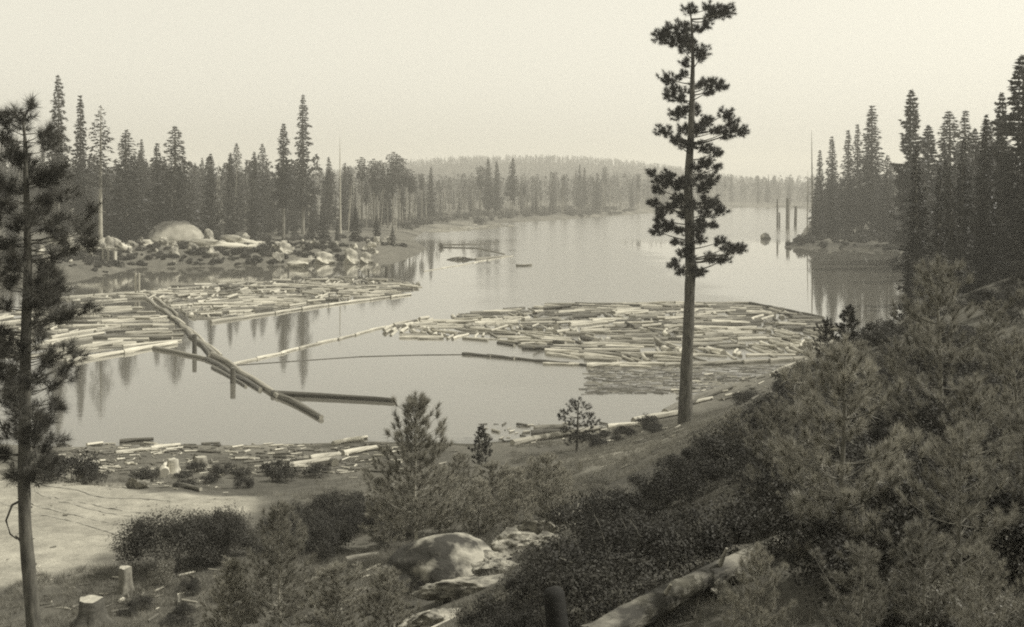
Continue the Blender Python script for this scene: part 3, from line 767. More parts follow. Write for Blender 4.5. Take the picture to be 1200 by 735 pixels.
thicket(36, [(12, 62), (17, 90), (24, 112), (34, 122), (42, 110), (34, 70), (20, 50)], ['bush_far', 'bush_c'], (.6, 1.0), 'bush on the shaded bank between the log raft and the young pines', 'brush on the right bank', 7, 2.6)
thicket(16, [(-11, 50), (-4.5, 48), (-3.5, 56), (-7, 60), (-12, 58)], ['bush_a', 'bush_c'], (.8, 1.2), 'dark bush in the hollow between the big round bush and the feathery pine', 'dark hollow brush', 8, 1.5)
thicket(16, [(-31, 73), (-22, 70), (-13, 72), (-11, 77), (-20, 79), (-32, 80)], ['bush_far'], (.5, .9), 'low dark bush between the sand and the near shore', 'brush along the sand', 10, 1.8)
thicket(9, [(-1, 46), (4, 46), (5, 54), (2, 58), (-2, 56)], ['bush_pale', 'bush_pale', 'bush_b'], (.5, .8), 'leafy bush among the saplings above the rock outcrop', 'brush among the saplings', 11, 1.4)
thicket(18, [(-17, 41), (-9, 38), (-4, 34), (-5, 40), (-12, 45)], ['bush_pale', 'bush_b', 'bush_pale'], (.4, .75), 'low bush in the dry grass at the bottom left', 'brush in the dry grass', 12, 1.3)
thicket(14, [(4, 92), (13, 97), (12, 90), (6, 84)], ['bush_far'], (.35, .6), 'low bush along the near bank left of the solitary pine', 'brush on the near bank', 14, 1.2)
def scrub(name, label, areas, seed, k=420, leaf=.42):
    rr = np.random.RandomState(seed); mb = MB(); Cs = []; Ns = []; Ls = []
    for n, P, s0, s1 in areas:
        A = np.array(P, float); c = 0
        while c < n:
            x = rr.uniform(A[:, 0].min(), A[:, 0].max()); y = rr.uniform(A[:, 1].min(), A[:, 1].max())
            if not in_poly(P, x, y): continue
            c += 1; z = tz(x, y)
            if z < .1: continue
            s_ = rr.uniform(s0, s1)
            for _ in range(4):
                ox, oy = rr.randn(2) * .45 * s_; d = rr.randn(k // 4, 3); d /= np.linalg.norm(d, axis=1)[:, None]
                rad_ = s_ * rr.uniform(.4, .75); Cs.append(np.array([x + ox, y + oy, z + rad_ * .5]) + d * rad_ * (.55 + .5 * rr.rand(len(d), 1)) * np.array([1, 1, .85])); Ns.append(d + rr.randn(*d.shape) * .7); Ls.append(np.full(len(d), leaf * s_ ** .6))
    C = np.concatenate(Cs); C[:, 2] = np.maximum(C[:, 2], .05); L = np.concatenate(Ls)
    mb.leaves(C, np.concatenate(Ns), L * (.7 + .6 * rr.rand(len(L))), L * .65, rr)
    tag(mb.obj(name, M['leaf_dark']), label, 'undergrowth', kind='stuff')
scrub('bank_scrub', 'low scrub growing among the rocks of the left bank', [(520, [(-170, 266), (-70, 285), (-38, 325), (-30, 352), (-100, 345), (-170, 335)], .4, 1.3), (240, [(-150, 300), (-42, 338), (-30, 372), (-60, 440), (-190, 430), (-160, 320)], .7, 1.9), (230, [(-150, 288), (-75, 297), (-42, 330), (-55, 345), (-130, 316)], .5, 1.6)], 18, 260)
scrub('grove_undergrowth', 'tall undergrowth at the foot of the firs on the right', [(150, [(85, 240), (150, 220), (215, 410), (122, 398), (100, 320)], 2, 4.2), (190, [(88, 421), (104, 396), (150, 385), (150, 420), (100, 432)], .5, 1.5), (110, [(98, 420), (170, 400), (200, 470), (118, 486)], 1.2, 3.2), (60, [(42, 120), (75, 150), (95, 240), (80, 240), (56, 176), (48, 150)], 1.2, 2.6)], 17)
scrub('far_shore_scrub', 'hazy scrub along the far shore beyond the left point', [(260, [(-70, 500), (-30, 600), (-10, 720), (60, 860), (120, 990), (20, 1060), (-60, 700), (-110, 520)], 2, 4.5)], 19, 160)
for k_, (bx, by) in enumerate([(486, 44), (498, 39.5), (474, 41)]): bush('bush_b', bx, 0, .5, 'low dark bush growing against the shaded side of the round boulder', 'brush at the round boulder', Y=by)
tag(dup(PROTO['bush_big'], (*hit(205, 668)[:2], hit(205, 668)[2] - .1), .3, (1, 1, .95)), 'big rounded dark bush beside the sandy clearing', 'bush')
tag(dup(PROTO['bush_big'], (*hit(262, 655)[:2], hit(262, 655)[2] - .1), 2.1, (.7, .7, .8)), 'dark bush joined to the right end of the big rounded bush', 'bush')
bush('bush_round', 196, 684, 1.0, 'small pale round bush in front of the big rounded bush')
bush('bush_pale', 285, 700, .9, 'pale wispy bush right of the stumps at the bottom left')
bush('bush_far', 757, 500, .8, 'small round bush beside the fallen log on the near bank')
bush('bush_far', 85, 565, 1.5, 'wide dark bush behind the trunk of the left edge pine')
print('bushes', BC)

thicket(40, [(3.0, 11.5), (4.2, 16), (5.5, 21), (11, 27), (15, 27), (10, 13), (6, 10)], ['bush_a', 'bush_b', 'bush_pale', 'bush_pale'], (.45, .85), 'brush at the feet of the foremost young pines in the bottom right', 'brush in the bottom right', 25, .75)
# ------------------------------------------------------------------ grass and litter
def grass():
    rr = np.random.RandomState(61); mb = MB(); C = []
    areas = [(-20, 0, 30, 50, 9000), (-12, 4, 48, 66, 5000), (0, 12, 55, 90, 7000), (-4, 6, 12, 30, 4000), (-34, -6, 66, 86, 2500), (8, 20, 85, 105, 3000)]
    for x0, x1, y0, y1, n in areas:
        x = rr.uniform(x0, x1, n); y = rr.uniform(y0, y1, n)
        ok = (fbm(x / 2.2, y / 2.2) > -.12) & (shore_sd(x, y) > 1.5)
        ok &= ~((x < -15) & (y > 50) & (y < 70)); C.append(np.stack([x[ok], y[ok]], -1))
    C = np.concatenate(C); k = 9
    P = np.repeat(C, k, 0) + rr.randn(len(C) * k, 2) * .09
    z = terrain(P[:, 0], P[:, 1])
    d = rr.randn(len(P), 3) * .45; d[:, 2] = 1
    mb.blades(np.c_[P, z - .02], d, rr.uniform(.10, .38, len(P)), .018, rr)
    o = mb.obj('dry_grass', M['grass']); tag(o, 'dry grass tufts on the clearings and banks in the foreground', 'grass', kind='stuff')
grass()
def litter():
    rr = np.random.RandomState(62); mb = MB()
    def strew(n, x0, x1, p0, p1, lmax, near=True):
        for _ in range(n):
            px = rr.uniform(x0, x1); py = rr.uniform(p0, p1); X, Y, z = hit(px, py, 30)
            a = rr.randn() * .9; L = rr.uniform(.12, lmax) * rr.rand() ** .6 + .06; r = L * rr.uniform(.03, .10) + .012
            c, s_ = math.cos(a) * L / 2, math.sin(a) * L / 2
            p = np.array([(X - c, Y - s_, max(0, tz(X - c, Y - s_)) + r), (X + c, Y + s_, max(0, tz(X + c, Y + s_)) + r)])
            mb.tube(p, [r, r * .8], 5, m=int(rr.rand() < .62))
    strew(700, 60, 470, 521, 556, 1.5); strew(200, 560, 800, 498, 520, 1.2); strew(160, 790, 905, 440, 470, 1.6); strew(60, 180, 300, 548, 575, .9); strew(40, 0, 300, 570, 660, .3); strew(160, 40, 520, 660, 735, .8); strew(60, 400, 800, 520, 590, .8)
    o = mb.obj('driftwood_litter', [M['log_pale'], M['log_bark']]); tag(o, 'bark and splintered wood strewn along the near shore', 'driftwood', kind='stuff')
    mb = MB()
    n = 900; px = rr.uniform(690, 925, n); py = rr.uniform(429, 462, n)
    for a_, b_ in zip(px, py):
        X, Y = world(a_, b_)
        if shore_sd(X, Y) > -.3: continue
        a = rr.randn() * .35; L = rr.uniform(.4, 2.4); c, s_ = math.cos(a) * L / 2, math.sin(a) * L / 2
        mb.tube([(X - c, Y - s_, .0), (X + c, Y + s_, .0)], [.035 + .06 * rr.rand()] * 2, 5, m=int(rr.rand() < .75))
    o = mb.obj('floating_bark', [M['log_grey'], M['wet']]); tag(o, 'thin bark and sticks floating in the shallows below the log raft', 'driftwood', kind='stuff')
litter()

# ------------------------------------------------------------------ rocks
def rock_mesh(seed, mat, sub=4, amp=.28, flat=.75, name='boulder', boxy=0, cuts_n=4):
    rr = np.random.RandomState(seed)
    import bmesh
    bm = bmesh.new(); bmesh.ops.create_icosphere(bm, subdivisions=sub, radius=1)
    from mathutils import noise as mn
    off = Vector(rr.rand(3) * 50)
    cuts = [(Vector(rr.randn(3)).normalized(), rr.uniform(.45, .8)) for _ in range(11 if boxy else cuts_n)]
    for v in bm.verts:
        p = v.co.copy()
        for nrm, d in cuts:
            t = p.dot(nrm)
            if t > d: p -= nrm * (t - d) * (.97 if boxy else .85)
        k = 1 + amp * mn.noise(p * 1.3 + off) + amp * .45 * mn.noise(p * 3.1 + off) + amp * (.3 if boxy else .15) * mn.noise(p * 8 + off)
        v.co = Vector((p.x * k, p.y * k, p.z * k * flat))
    me = bpy.data.meshes.new(name); bm.to_mesh(me); bm.free()
    for p in me.polygons: p.use_smooth = True
    me.materials.append(mat); return me
ROCKF = [rock_mesh(70 + i, M['rock_far'], 4, .6, .9, boxy=1) for i in range(5)]
ROCKN = [rock_mesh(80 + i, M['rock_pale'], 5, .45, .7, boxy=1) for i in range(4)]
def rock(me, px, py, w, dpt, hh, label, group=None, rz=None, sink=.3, Y=None):
    if Y: X = (px - CX) / F * Y; z = max(0, tz(X, Y))
    else: X, Y, z = hit(px, py)
    o = link('boulder', me); place(o, (X, Y, z + hh * (.5 - sink)), RB.rand() * 6.28 if rz is None else rz, (w / 2, dpt / 2, hh / 2 / .65))
    tag(o, label, 'boulder', group); return o
dome = rock_mesh(91, M['rock_dark'], 5, .18, .8, cuts_n=1)
rock(dome, 207, 292, 16.5, 11, 10, 'large domed boulder on the left shore before the firs', rz=.2, sink=.35, Y=348)
dome2 = rock_mesh(95, M['rock_round'], 5, .15, .8, cuts_n=2)
rock(dome2, 520, 650, 4.1, 3.2, 2.3, 'round boulder with a shaded left face in the middle foreground', rz=.4, sink=.45, Y=41)
rock(rock_mesh(93, M['rock_dark'], 4, .2, .8), 897, 280, 6.5, 4.5, 3.2, 'dark rock rising from the open water near the spit', sink=.35, Y=480)
for (px, Y, w, d, h, lab) in [(256, 330, 17, 6, 3.0, 'long pale slab of granite on the left bank right of the domed boulder'), (282, 335, 10, 5, 3.6, 'pale granite block at the right end of the long slab'),
        (98, 315, 13, 6, 3.4, 'pale granite hump on the bank behind the small plank gate'), (68, 335, 13, 6, 4, 'pale granite outcrop left of the plank gate, behind the near pine'), (115, 330, 10, 6, 4.2, 'taller pale granite knob above the plank gate'),
        (348, 306, 8, 5, 3.2, 'smooth pale rock wedge at the water edge on the left bank'), (410, 318, 6, 4, 3.6, 'pointed pale rock at the foot of the tall bare snag'), (332, 325, 6, 4, 3, 'blocky rock left of the smooth pale wedge'),
        (168, 340, 8, 5, 2.6, 'weathered rock at the left foot of the domed boulder'), (378, 320, 8, 5, 2.8, 'flat rock between the smooth wedge and the pointed rock'), (428, 322, 5, 4, 2.6, 'low rock just right of the pointed pale rock')]:
    rock(ROCKF[RB.randint(5)], px, 0, w, d, h, lab, Y=Y, rz=RB.uniform(-.3, .3))
for i in range(85):
    px = RB.uniform(20, 480); Y = RB.uniform(278, 352) - max(0, px - 300) * .0
    X = (px - CX) / F * Y
    if shore_sd(X, Y) < .5: Y += RB.uniform(20, 40); X = (px - CX) / F * Y
    if shore_sd(X, Y) < .5: continue
    w = RB.uniform(1.2, 4.8); rock(ROCKF[RB.randint(5)], px, 0, w, w * .8, w * .75, 'small weathered rock strewn on the left bank', 'small rocks on the left bank', Y=Y)
for i, (px, Y, w, d, h, rz) in enumerate([(565, 41, 1.7, 1.1, .8, .5), (600, 42.5, 2.0, 1.1, .9, .4), (628, 43, 1.6, 1.1, .9, .5), (655, 43, 1.5, 1, .8, .3), (683, 43.5, 1.3, .9, .9, .4), (706, 44, 1.3, .9, .8, .5),
                          (535, 36, 2.0, 1.2, .7, .5), (505, 32, 1.8, 1.1, .6, .6), (583, 39, 1.2, .9, .5, .3), (640, 40.5, 1.3, .9, .5, .3)]):
    labs = ['pale rock touching the right side of the round boulder', 'wide pale slab in the outcrop, second from the round boulder', 'pale block in the middle of the outcrop', 'pale block right of the middle of the outcrop',
            'pale rock near the upper end of the outcrop', 'pale rock at the very top end of the outcrop', 'long pale rock below and left of the round boulder', 'lowest pale rock of the outcrop at the bottom of the view',
            'small rock in front of the wide pale slab', 'small rock in front of the blocks of the outcrop']
    rock(ROCKN[i % 4], px, 0, w * 1.35, d * 1.4, h * 1.5, labs[i], Y=Y, rz=rz, sink=.3)
for px, Y, w, lab in [(843, 17.2, .55, 'pale rock wedged under the fallen trunk in the bottom right'), (872, 17.6, .45, 'second pale rock beneath the upper part of the fallen trunk')]:
    rock(ROCKN[1], px, 0, w, w, w * .8, lab, Y=Y)
for px, py, w, lab in [(160, 573, 1.6, 'pale flat rock on the crest of the sand'), (190, 552, 1.1, 'white block standing on the near shore above the sand'), (232, 540, 1.0, 'pale block on the littered near shore')]:
    rock(ROCKN[2], px, py, w, w * .7, w * .7, lab)

# ------------------------------------------------------------------ logs
LOGM = {}
def log_mesh(kind, seed, n=12, k=7):
    rr = np.random.RandomState(seed); mb = MB(); t = np.linspace(-.5, .5, k)
    P = np.stack([t, .006 * np.sin(t * 5 + seed) , .004 * np.cos(t * 6 + seed)], -1) * np.array([1, 1, 1])
    r = (1 - .28 * (t + .5)); bow = rr.uniform(.3, 1.1) * np.sin(PI * (t + .5)) + .12 * rr.randn(k)
    # unit length along x, radius 1 in y,z
    th = np.arange(n) * 2 * PI / n
    V = np.stack([np.repeat(t[:, None], n, 1), r[:, None] * np.cos(th) * (1 + .09 * rr.randn(k, n)) + bow[:, None], r[:, None] * np.sin(th) * (1 + .07 * rr.randn(k, n))], -1)
    i, j = np.meshgrid(np.arange(k - 1), np.arange(n), indexing='ij')
    q = np.stack([i * n + j, i * n + (j + 1) % n, (i + 1) * n + (j + 1) % n, (i + 1) * n + j], -1).reshape(-1, 4)[:, ::-1]
    mb.add(V.reshape(-1, 3), q, 0)
    for e in (0, k - 1):
        jj = np.arange(n); mb.add(np.vstack([V[e], [(t[e], bow[e], 0)]]), np.stack([jj, (jj + 1) % n, np.full(n, n), np.full(n, n)], -1), 1)
    return mb
for kd in ('log_pale', 'log_bark', 'log_grey', 'wet'):
    LOGM[kd] = [log_mesh(kd, 100 + i).mesh('log', [M[kd], M['log_end']]) for i in range(3)]
RL = np.random.RandomState(88)
def log(p, q, r, kd, label=None, group=None, name='log', cat='log'):
    p = Vector(p); q = Vector(q); d = q - p
    o = link(name, LOGM[kd][RL.randint(3)])
    o.location = (p + q) / 2; o.rotation_mode = 'XYZ'
    o.rotation_euler = d.to_track_quat('X', 'Z').to_euler(); o.scale = (d.length, r, r)
    return tag(o, label, cat, group)
def segdist(a, b, A, B):
    """min distance between segment ab and arrays of segments A,B (2D, sampled)"""
    ts = np.linspace(0, 1, 9)
    P = a + (b - a) * ts[:, None]
    d = B - A; L2 = (d ** 2).sum(1)
    w = P[:, None] - A[None]; t = np.clip((w * d).sum(-1) / L2, 0, 1)
    return np.sqrt(((w - t[..., None] * d) ** 2).sum(-1)).min(0)
ALL = []
def raft(polypx, n, ang, seed, kinds, raftid, Lr=(3.2, 7), pack=.80):
    rr = np.random.RandomState(seed); P = [world(*p) for p in polypx]; Pa = np.array(P)
    A = np.zeros((0, 2)); B = np.zeros((0, 2)); Rr = np.zeros(0); out = []
    fails = 0
    while len(out) < n and fails < 9000:
        x = rr.uniform(Pa[:, 0].min(), Pa[:, 0].max()); y = rr.uniform(Pa[:, 1].min(), Pa[:, 1].max())
        big = len(out) < n * .45
        L = rr.uniform(*Lr) if big else rr.uniform(2.5, Lr[1] * .7); r = (.16 + .32 * rr.rand() ** 1.6) if big else (.09 + .2 * rr.rand() ** 1.3)
        th = ang(x, y, rr); u = np.array([math.cos(th), math.sin(th)]) * L / 2; c = np.array([x, y]); a, b = c - u, c + u
        if not (in_poly(P, *a) and in_poly(P, *b)): fails += 1; continue
        if len(A):
            if (segdist(a, b, A, B) < (r + Rr) * pack).any(): fails += 1; continue
        A = np.vstack([A, a]); B = np.vstack([B, b]); Rr = np.r_[Rr, r]
        kd = kinds(x, y, rr); out.append((a, b, r, kd, .15 * r + rr.uniform(-.05, .12), rr.uniform(-.05, .05)))
    base = len(out)
    for i in range(int(base * .14)):          # some lie across the others
        a, b, r, kd, z, tl = out[rr.randint(base)]
        c = (a + b) / 2 + rr.randn(2) * .6; th = math.atan2(*(b - a)[::-1]) + rr.randn() * .5; L = rr.uniform(3, 6)
        u = np.array([math.cos(th), math.sin(th)]) * L / 2; r2 = rr.uniform(.16, .28)
        if in_poly(P, *(c - u)) and in_poly(P, *(c + u)): out.append((c - u, c + u, r2, kd if rr.rand() < .5 else 'log_pale', r * 1.1 + r2 * .5, rr.uniform(-.2, .2)))
    for a, b, r, kd, z, tl in out: ALL.append((np.r_[a, z - tl], np.r_[b, z + tl], r, kd, raftid))
    print('raft', raftid, len(out))
BIG = [(445, 389), (470, 379), (505, 372), (560, 366), (640, 358), (760, 355.5), (880, 356), (950, 370), (990, 384), (1000, 410), (965, 419), (860, 423), (780, 426), (700, 427), (650, 418), (600, 407), (575, 400), (520, 398), (465, 397)]
def ang_big(x, y, rr):
    py = HZ + 28000 / y; v = fbm(x / 8 + 3, y / 12, 2)
    if rr.rand() < (.8 if py > 385 else .5) and v > (-.14 if py > 385 else .04):
        return PI / 2 + (.16 if fbm(x / 14 + 60, y / 18, 2) > 0 else -.18) + rr.randn() * .14
    return 1.3 * fbm(x / 16, y / 16, 2) + rr.randn() * .22
def kd_big(x, y, rr):
    py = HZ + 28000 / y; v = fbm(x / 10 + 40, y / 10, 2)
    p = .34 + .9 * v + (.30 if py > 388 else -.10)
    u = rr.rand()
    return 'log_pale' if u < p else ('log_grey' if u < p + .35 else 'log_bark')
raft(BIG, 1050, ang_big, 11, kd_big, 0)
LEFT = [(60, 352), (110, 346), (165, 343), (200, 336), (300, 331), (400, 325), (440, 326), (490, 331), (500, 337), (470, 345), (420, 351), (350, 358), (300, 367), (250, 376), (226, 374), (205, 362), (180, 352), (150, 352), (100, 356)]
def ang_left(x, y, rr):
    if fbm(x / 9 + 30, y / 12, 2) > .02 and rr.rand() < .65: return PI / 2 + .1 + rr.randn() * .2
    return .25 + 1.4 * fbm(x / 14 + 9, y / 14, 2) + rr.randn() * .22 + (1.1 if rr.rand() < .15 else 0)
def kd_left(x, y, rr):
    u = rr.rand(); v = .3 * fbm(x / 10 + 4, y / 10, 2); return 'log_pale' if u < .38 + v else ('log_grey' if u < .72 + v else 'log_bark')
raft(LEFT, 760, ang_left, 12, kd_left, 1)
POCK = [(-30, 362), (90, 362), (150, 358), (185, 362), (215, 388), (225, 398), (200, 405), (100, 420), (20, 425), (-40, 420)]
raft(POCK, 105, lambda x, y, rr: .35 + rr.randn() * .3 + (1.0 if rr.rand() < .25 else 0), 13, kd_left, 2, (5, 12), .9)
FLAT = [(492, 269), (520, 264), (590, 262.5), (604, 265), (560, 271), (500, 273.5)]
raft(FLAT, 60, lambda x, y, rr: rr.randn() * .3, 14, lambda x, y, rr: 'log_grey' if rr.rand() < .6 else 'log_pale', 3, (6, 14))
ALL.sort(key=lambda e: -((np.linalg.norm(e[1] - e[0])) * e[2]) / (((e[0][1] + e[1][1]) / 2) ** 2))
WHERE = {0: 'in the big log raft before the solitary pine', 1: 'in the long log raft behind the boom on the left', 2: 'in the corner behind the near end of the left boom', 3: 'in the far raft off the left point'}
LOOK = {'log_pale': 'pale peeled log floating', 'log_bark': 'dark barked log floating', 'log_grey': 'grey weathered log floating', 'wet': 'wet log floating'}
rest = MB()
for i, (a, b, r, kd, rid) in enumerate(ALL):
    if i < 262:
        log(a, b, r, kd, LOOK[kd] + ' ' + WHERE[rid], LOOK[kd].replace('log floating', 'logs') + ' ' + WHERE[rid])
    else:
        rest.tube(np.linspace(a, b, 3), [r, r * .92, r * .85], 8, m=('log_pale', 'log_grey', 'log_bark').index(kd), endm=3, wob=.1, seed=i)
tag(rest.obj('floating_logs', [M['log_pale'], M['log_grey'], M['log_bark'], M['log_end']]), 'mass of smaller logs packed between the larger ones in the rafts', 'logs', kind='stuff')

# booms
def W0(px, py, z=.12): X, Y = world(px, py, z); return (X, Y, z)
def boom(p, q, r, n, kd, label, group=None, z=.12, name='boom_log', cat='boom log', jit=.3):
    z = z * .55
    p = np.array(W0(*p, z)); q = np.array(W0(*q, z)); u = (q - p) / np.linalg.norm(q - p); s = np.cross(u, (0, 0, 1))
    for i in range(n):
        a = p + (q - p) * i / n; b = p + (q - p) * (i + 1) / n
        log(a - u * .3 + s * RL.uniform(-jit, jit) , b + u * .3 + s * RL.uniform(-jit, jit), r * RL.uniform(.9, 1.1), kd, label, group, name, cat)
G = 'boom logs chained along the left raft'
boom((162, 342), (200, 371), .34, 3, 'log_grey', 'grey boom log in the far stretch of the left boom', G, .3)
boom((170, 341), (208, 369), .3, 3, 'log_grey', 'grey boom log in the far stretch of the left boom', G, .3)
boom((198, 369), (252, 418), .34, 3, 'log_grey', 'grey boom log in the middle stretch of the left boom', G, .35)
boom((192, 363), (246, 417), .30, 3, 'log_bark', 'dark boom log in the middle stretch of the left boom', G, .2)
boom((203, 371), (258, 416), .22, 4, 'log_pale', 'pale pole lying along the middle stretch of the left boom', G, .7)
boom((250, 416), (326, 464), .36, 2, 'log_grey', 'thick grey boom log at the near corner of the left boom', G, .3, jit=.1)
boom((243, 421), (304, 456), .30, 2, 'wet', 'dark wet boom log beside the near corner of the left boom', G, .2, jit=.1)
boom((247, 431), (290, 452), .2, 1, 'wet', 'short wet log lying alongside the near corner of the left boom', None, .15)
boom((322, 461), (375, 489), .31, 1, 'log_bark', 'thick dark log sticking out at the near end of the left boom', None, .25, jit=0)
boom((322, 461.5), (459, 469), .29, 1, 'log_bark', 'single dark boom log angling right from the near end of the left boom', None, .3, jit=0)
boom((182, 408), (244, 421), .3, 1, 'log_grey', 'grey log bridging from the corner of the left raft to the boom', None, .25, jit=0)
boom((78, 424), (206, 402), .34, 2, 'log_pale', 'long pale log closing the front of the left corner raft', 'front logs of the corner raft', .3, jit=.1)
boom((60, 414), (150, 399), .34, 1, 'log_pale', 'pale log just inside the front of the left corner raft', None, .5, jit=.1)
boom((30, 384), (202, 381), .34, 3, 'log_pale', 'pale log across the middle of the left corner raft', 'middle logs of the corner raft', .3, jit=.2)
boom((55, 351), (165, 343), .34, 4, 'log_grey', 'grey boom log along the back of the left raft', 'back boom of the left raft', .3)
boom((165, 343), (300, 331), .3, 6, 'log_grey', 'grey boom log along the back of the left raft', 'back boom of the left raft', .3)
boom((250, 377), (385, 357), .26, 4, 'log_pale', 'pale boom log along the front of the left raft', 'front boom of the left raft', .3)
boom((385, 357), (480, 345), .24, 4, 'log_pale', 'pale boom log along the front of the left raft', 'front boom of the left raft', .3)
boom((276, 427), (452, 383), .20, 8, 'log_pale', 'thin pale pole in the floating line linking boom and raft', 'pale pole line', .15, jit=.25)
boom((452, 383), (500, 377), .16, 3, 'log_pale', 'thin pale pole in the floating line linking boom and raft', 'pale pole line', .15)
boom((545, 415), (692, 429), .24, 5, 'wet', 'dark boom log trailing left from the front of the big raft', 'dark boom before the big raft', .12, jit=.15)
boom((690, 428), (812, 427), .30, 4, 'log_pale', 'pale boom log along the front edge of the big raft', 'front boom of the big raft', .3)
boom((812, 427), (962, 420), .30, 5, 'log_grey', 'grey boom log along the front edge of the big raft', 'front boom of the big raft', .3)
boom((640, 426), (760, 430.5), .2, 4, 'log_pale', 'thin pale boom log outside the front of the big raft', 'outer boom of the big raft', .15)
boom((880, 355.5), (965, 372), .26, 4, 'log_bark', 'dark boom log at the back right edge of the big raft', 'back boom of the big raft', .3)
boom((640, 356.5), (880, 355), .24, 9, 'log_grey', 'grey boom log along the back edge of the big raft', 'back boom of the big raft', .3)
mb = MB(); pts = [W0(276, 428, .03), W0(340, 423.5, .03), W0(420, 418, .03), W0(490, 416, .03), W0(548, 415.5, .03)]
mb.tube(pts, [.05] * 5, 5); tag(mb.obj('cable', M['wet']), 'thin dark cable floating from the left boom to the dark boom', 'cable')
# pilings and posts
def post(px, py, h, r, label, group=None, mat='wet', name='piling', lean=(0, 0), z=0):
    X, Y, _ = W0(px, py, z); mb = MB(); mb.tube([(-lean[0], -lean[1], -2), (0, 0, 0), (lean[0], lean[1], h)], [r, r, r * .92], 10, wob=.1)
    o = mb.obj(name, M[mat]); o.location = (X, Y, z); tag(o, label, 'piling' if name == 'piling' else 'post', group)
post(228, 414, 2.3, .28, 'wooden piling in the middle stretch of the left boom')
post(273, 449, 1.6, .28, 'stubby dark piling at the near corner of the left boom')
post(159, 346, 4.2, .2, 'pale tall post at the far end of the left boom, left one of two', mat='plank')
post(163, 346, 4.2, .2, 'pale tall post at the far end of the left boom, right one of two', mat='plank')
post(432, 325, 1.8, .25, 'small stake in the channel behind the left raft, left one of two')
post(453, 325, 2.4, .38, 'thicker stake in the channel behind the left raft, right one of two')
post(338, 321, 1.6, .2, 'short stake near the rocky bank in the channel')
for px, py, h, r, lab in [(911, 267, 15, .5, 'thin drowned trunk standing in the water left of the spit'), (923, 268, 15.5, 1.0, 'thickest drowned trunk standing in the water left of the spit'), (932, 266, 11, .8, 'short thick drowned trunk nearest the spit'), (913.5, 267, 8, .4, 'shortest drowned trunk beside the thin one')]:
    post(px, py, h, r, lab, mat='log_bark', name='drowned_trunk', lean=(RL.uniform(-.3, .3), 0))
# far floating timbers and a snag in the channel
boom((515, 287), (556, 286.5), .35, 1, 'log_bark', 'dark log floating in mid lake, upper one right of the left point')
boom((556, 287), (584, 284), .3, 1, 'log_bark', 'dark log end tilted up in mid lake beyond the left point')
boom((520, 290), (560, 291), .3, 1, 'log_bark', 'thin dark log in mid lake under the upper one')
boom((560, 291), (590, 298), .3, 1, 'log_grey', 'grey log bent toward the viewer in mid lake')
boom((557, 304), (595, 300.5), .4, 1, 'log_grey', 'grey log floating nearest in mid lake off the left point')
boom((498, 318), (600, 300), .16, 6, 'log_pale', 'thin pale pole in the floating line off the left point', 'pole line off the left point', .1)
X, Y, _ = W0(540, 304); mb = MB(); rr = np.random.RandomState(5)
for i in range(9):
    a = PI * i / 8 + rr.randn() * .15; mb.tube([(0, 0, 0), (math.cos(a) * 1.6, rr.randn() * .5, .4 + .5 * math.sin(a)), (math.cos(a) * 3.2, rr.randn(), .1 + .4 * rr.rand())], [.3, .16, .05], 6)
mb.tube([(-4, 0, .1), (0, .3, .4), (4.5, -.3, .05)], [.12, .35, .1], 7)
o = mb.obj('driftwood_root', M['log_bark']); o.location = (X, Y, 0); tag(o, 'dark tangled root floating off the left point', 'driftwood')
X, Y, _ = W0(517, 290); mb = MB()
for i in range(10):
    a = rr.rand() * PI; mb.tube([(0, 0, 0), (math.cos(a) * 1.4, rr.randn() * .6, math.sin(a) * 1.6 + .1)], [.35, .08], 6)
o = mb.obj('driftwood_root', M['log_bark']); o.location = (X, Y, 0); tag(o, 'upturned dark root mass at the left end of the mid lake logs', 'driftwood')

# shore timbers
def ground_log(p, q, r, kd, label, group=None, lift=0, name='log', cat='log'):
    a = hit(*p); b = hit(*q); log((a[0], a[1], a[2] + r * .8 + lift), (b[0], b[1], b[2] + r * .8 + lift), r, kd, label, group, name, cat)
ground_log((778, 490), (856, 457), .42, 'log_bark', 'big dark fallen log on the bank behind the solitary pine')
ground_log((742, 497), (802, 487), .30, 'log_pale', 'white driftwood log at the foot of the solitary pine')
ground_log((800, 478), (835, 470), .2, 'log_pale', 'pale log lying under the big dark fallen log')
ground_log((712, 503), (750, 500), .2, 'log_pale', 'short white log on the bank right of the round-crowned pine')
ground_log((600, 523), (700, 505), .25, 'log_grey', 'grey log along the near bank behind the saplings')
ground_log((622, 514), (668, 511), .35, 'log_bark', 'dark log end lying on the bank left of the round-crowned pine')
ground_log((626, 506), (664, 505), .28, 'log_bark', 'dark log stacked behind another at the water edge')
ground_log((337, 548), (395, 540), .18, 'log_pale', 'pale split timber on the near shore, left piece of the line')
ground_log((363, 543), (398, 537), .26, 'log_pale', 'thicker pale timber on the near shore, middle piece of the line')
ground_log((402, 536), (445, 528), .22, 'log_pale', 'pale timber on the near shore, right piece of the line')
ground_log((392, 548), (397, 542), .3, 'log_bark', 'short dark log block beside the pale timber line')
ground_log((390, 523), (425, 518), .2, 'log_pale', 'pale drift log at the water line above the timber line')
ground_log((402, 519), (430, 516), .16, 'log_pale', 'thin pale drift log at the water line')
ground_log((140, 521), (180, 519), .18, 'log_bark', 'dark squared timber at the water line on the left')
ground_log((135, 534), (178, 528), .15, 'log_pale', 'long pale pole on the near shore, left piece')
ground_log((176, 529), (211, 524), .17, 'log_pale', 'long pale pole on the near shore, right piece')
ground_log((192, 560), (204, 545), .32, 'log_pale', 'short white log pointing at the viewer above the sand')
ground_log((205, 571), (235, 577), .16, 'log_bark', 'dark branch lying at the edge of the sand')
ground_log((405, 662), (443, 652), .12, 'log_grey', 'short grey branch on the clearing left of the boulder')
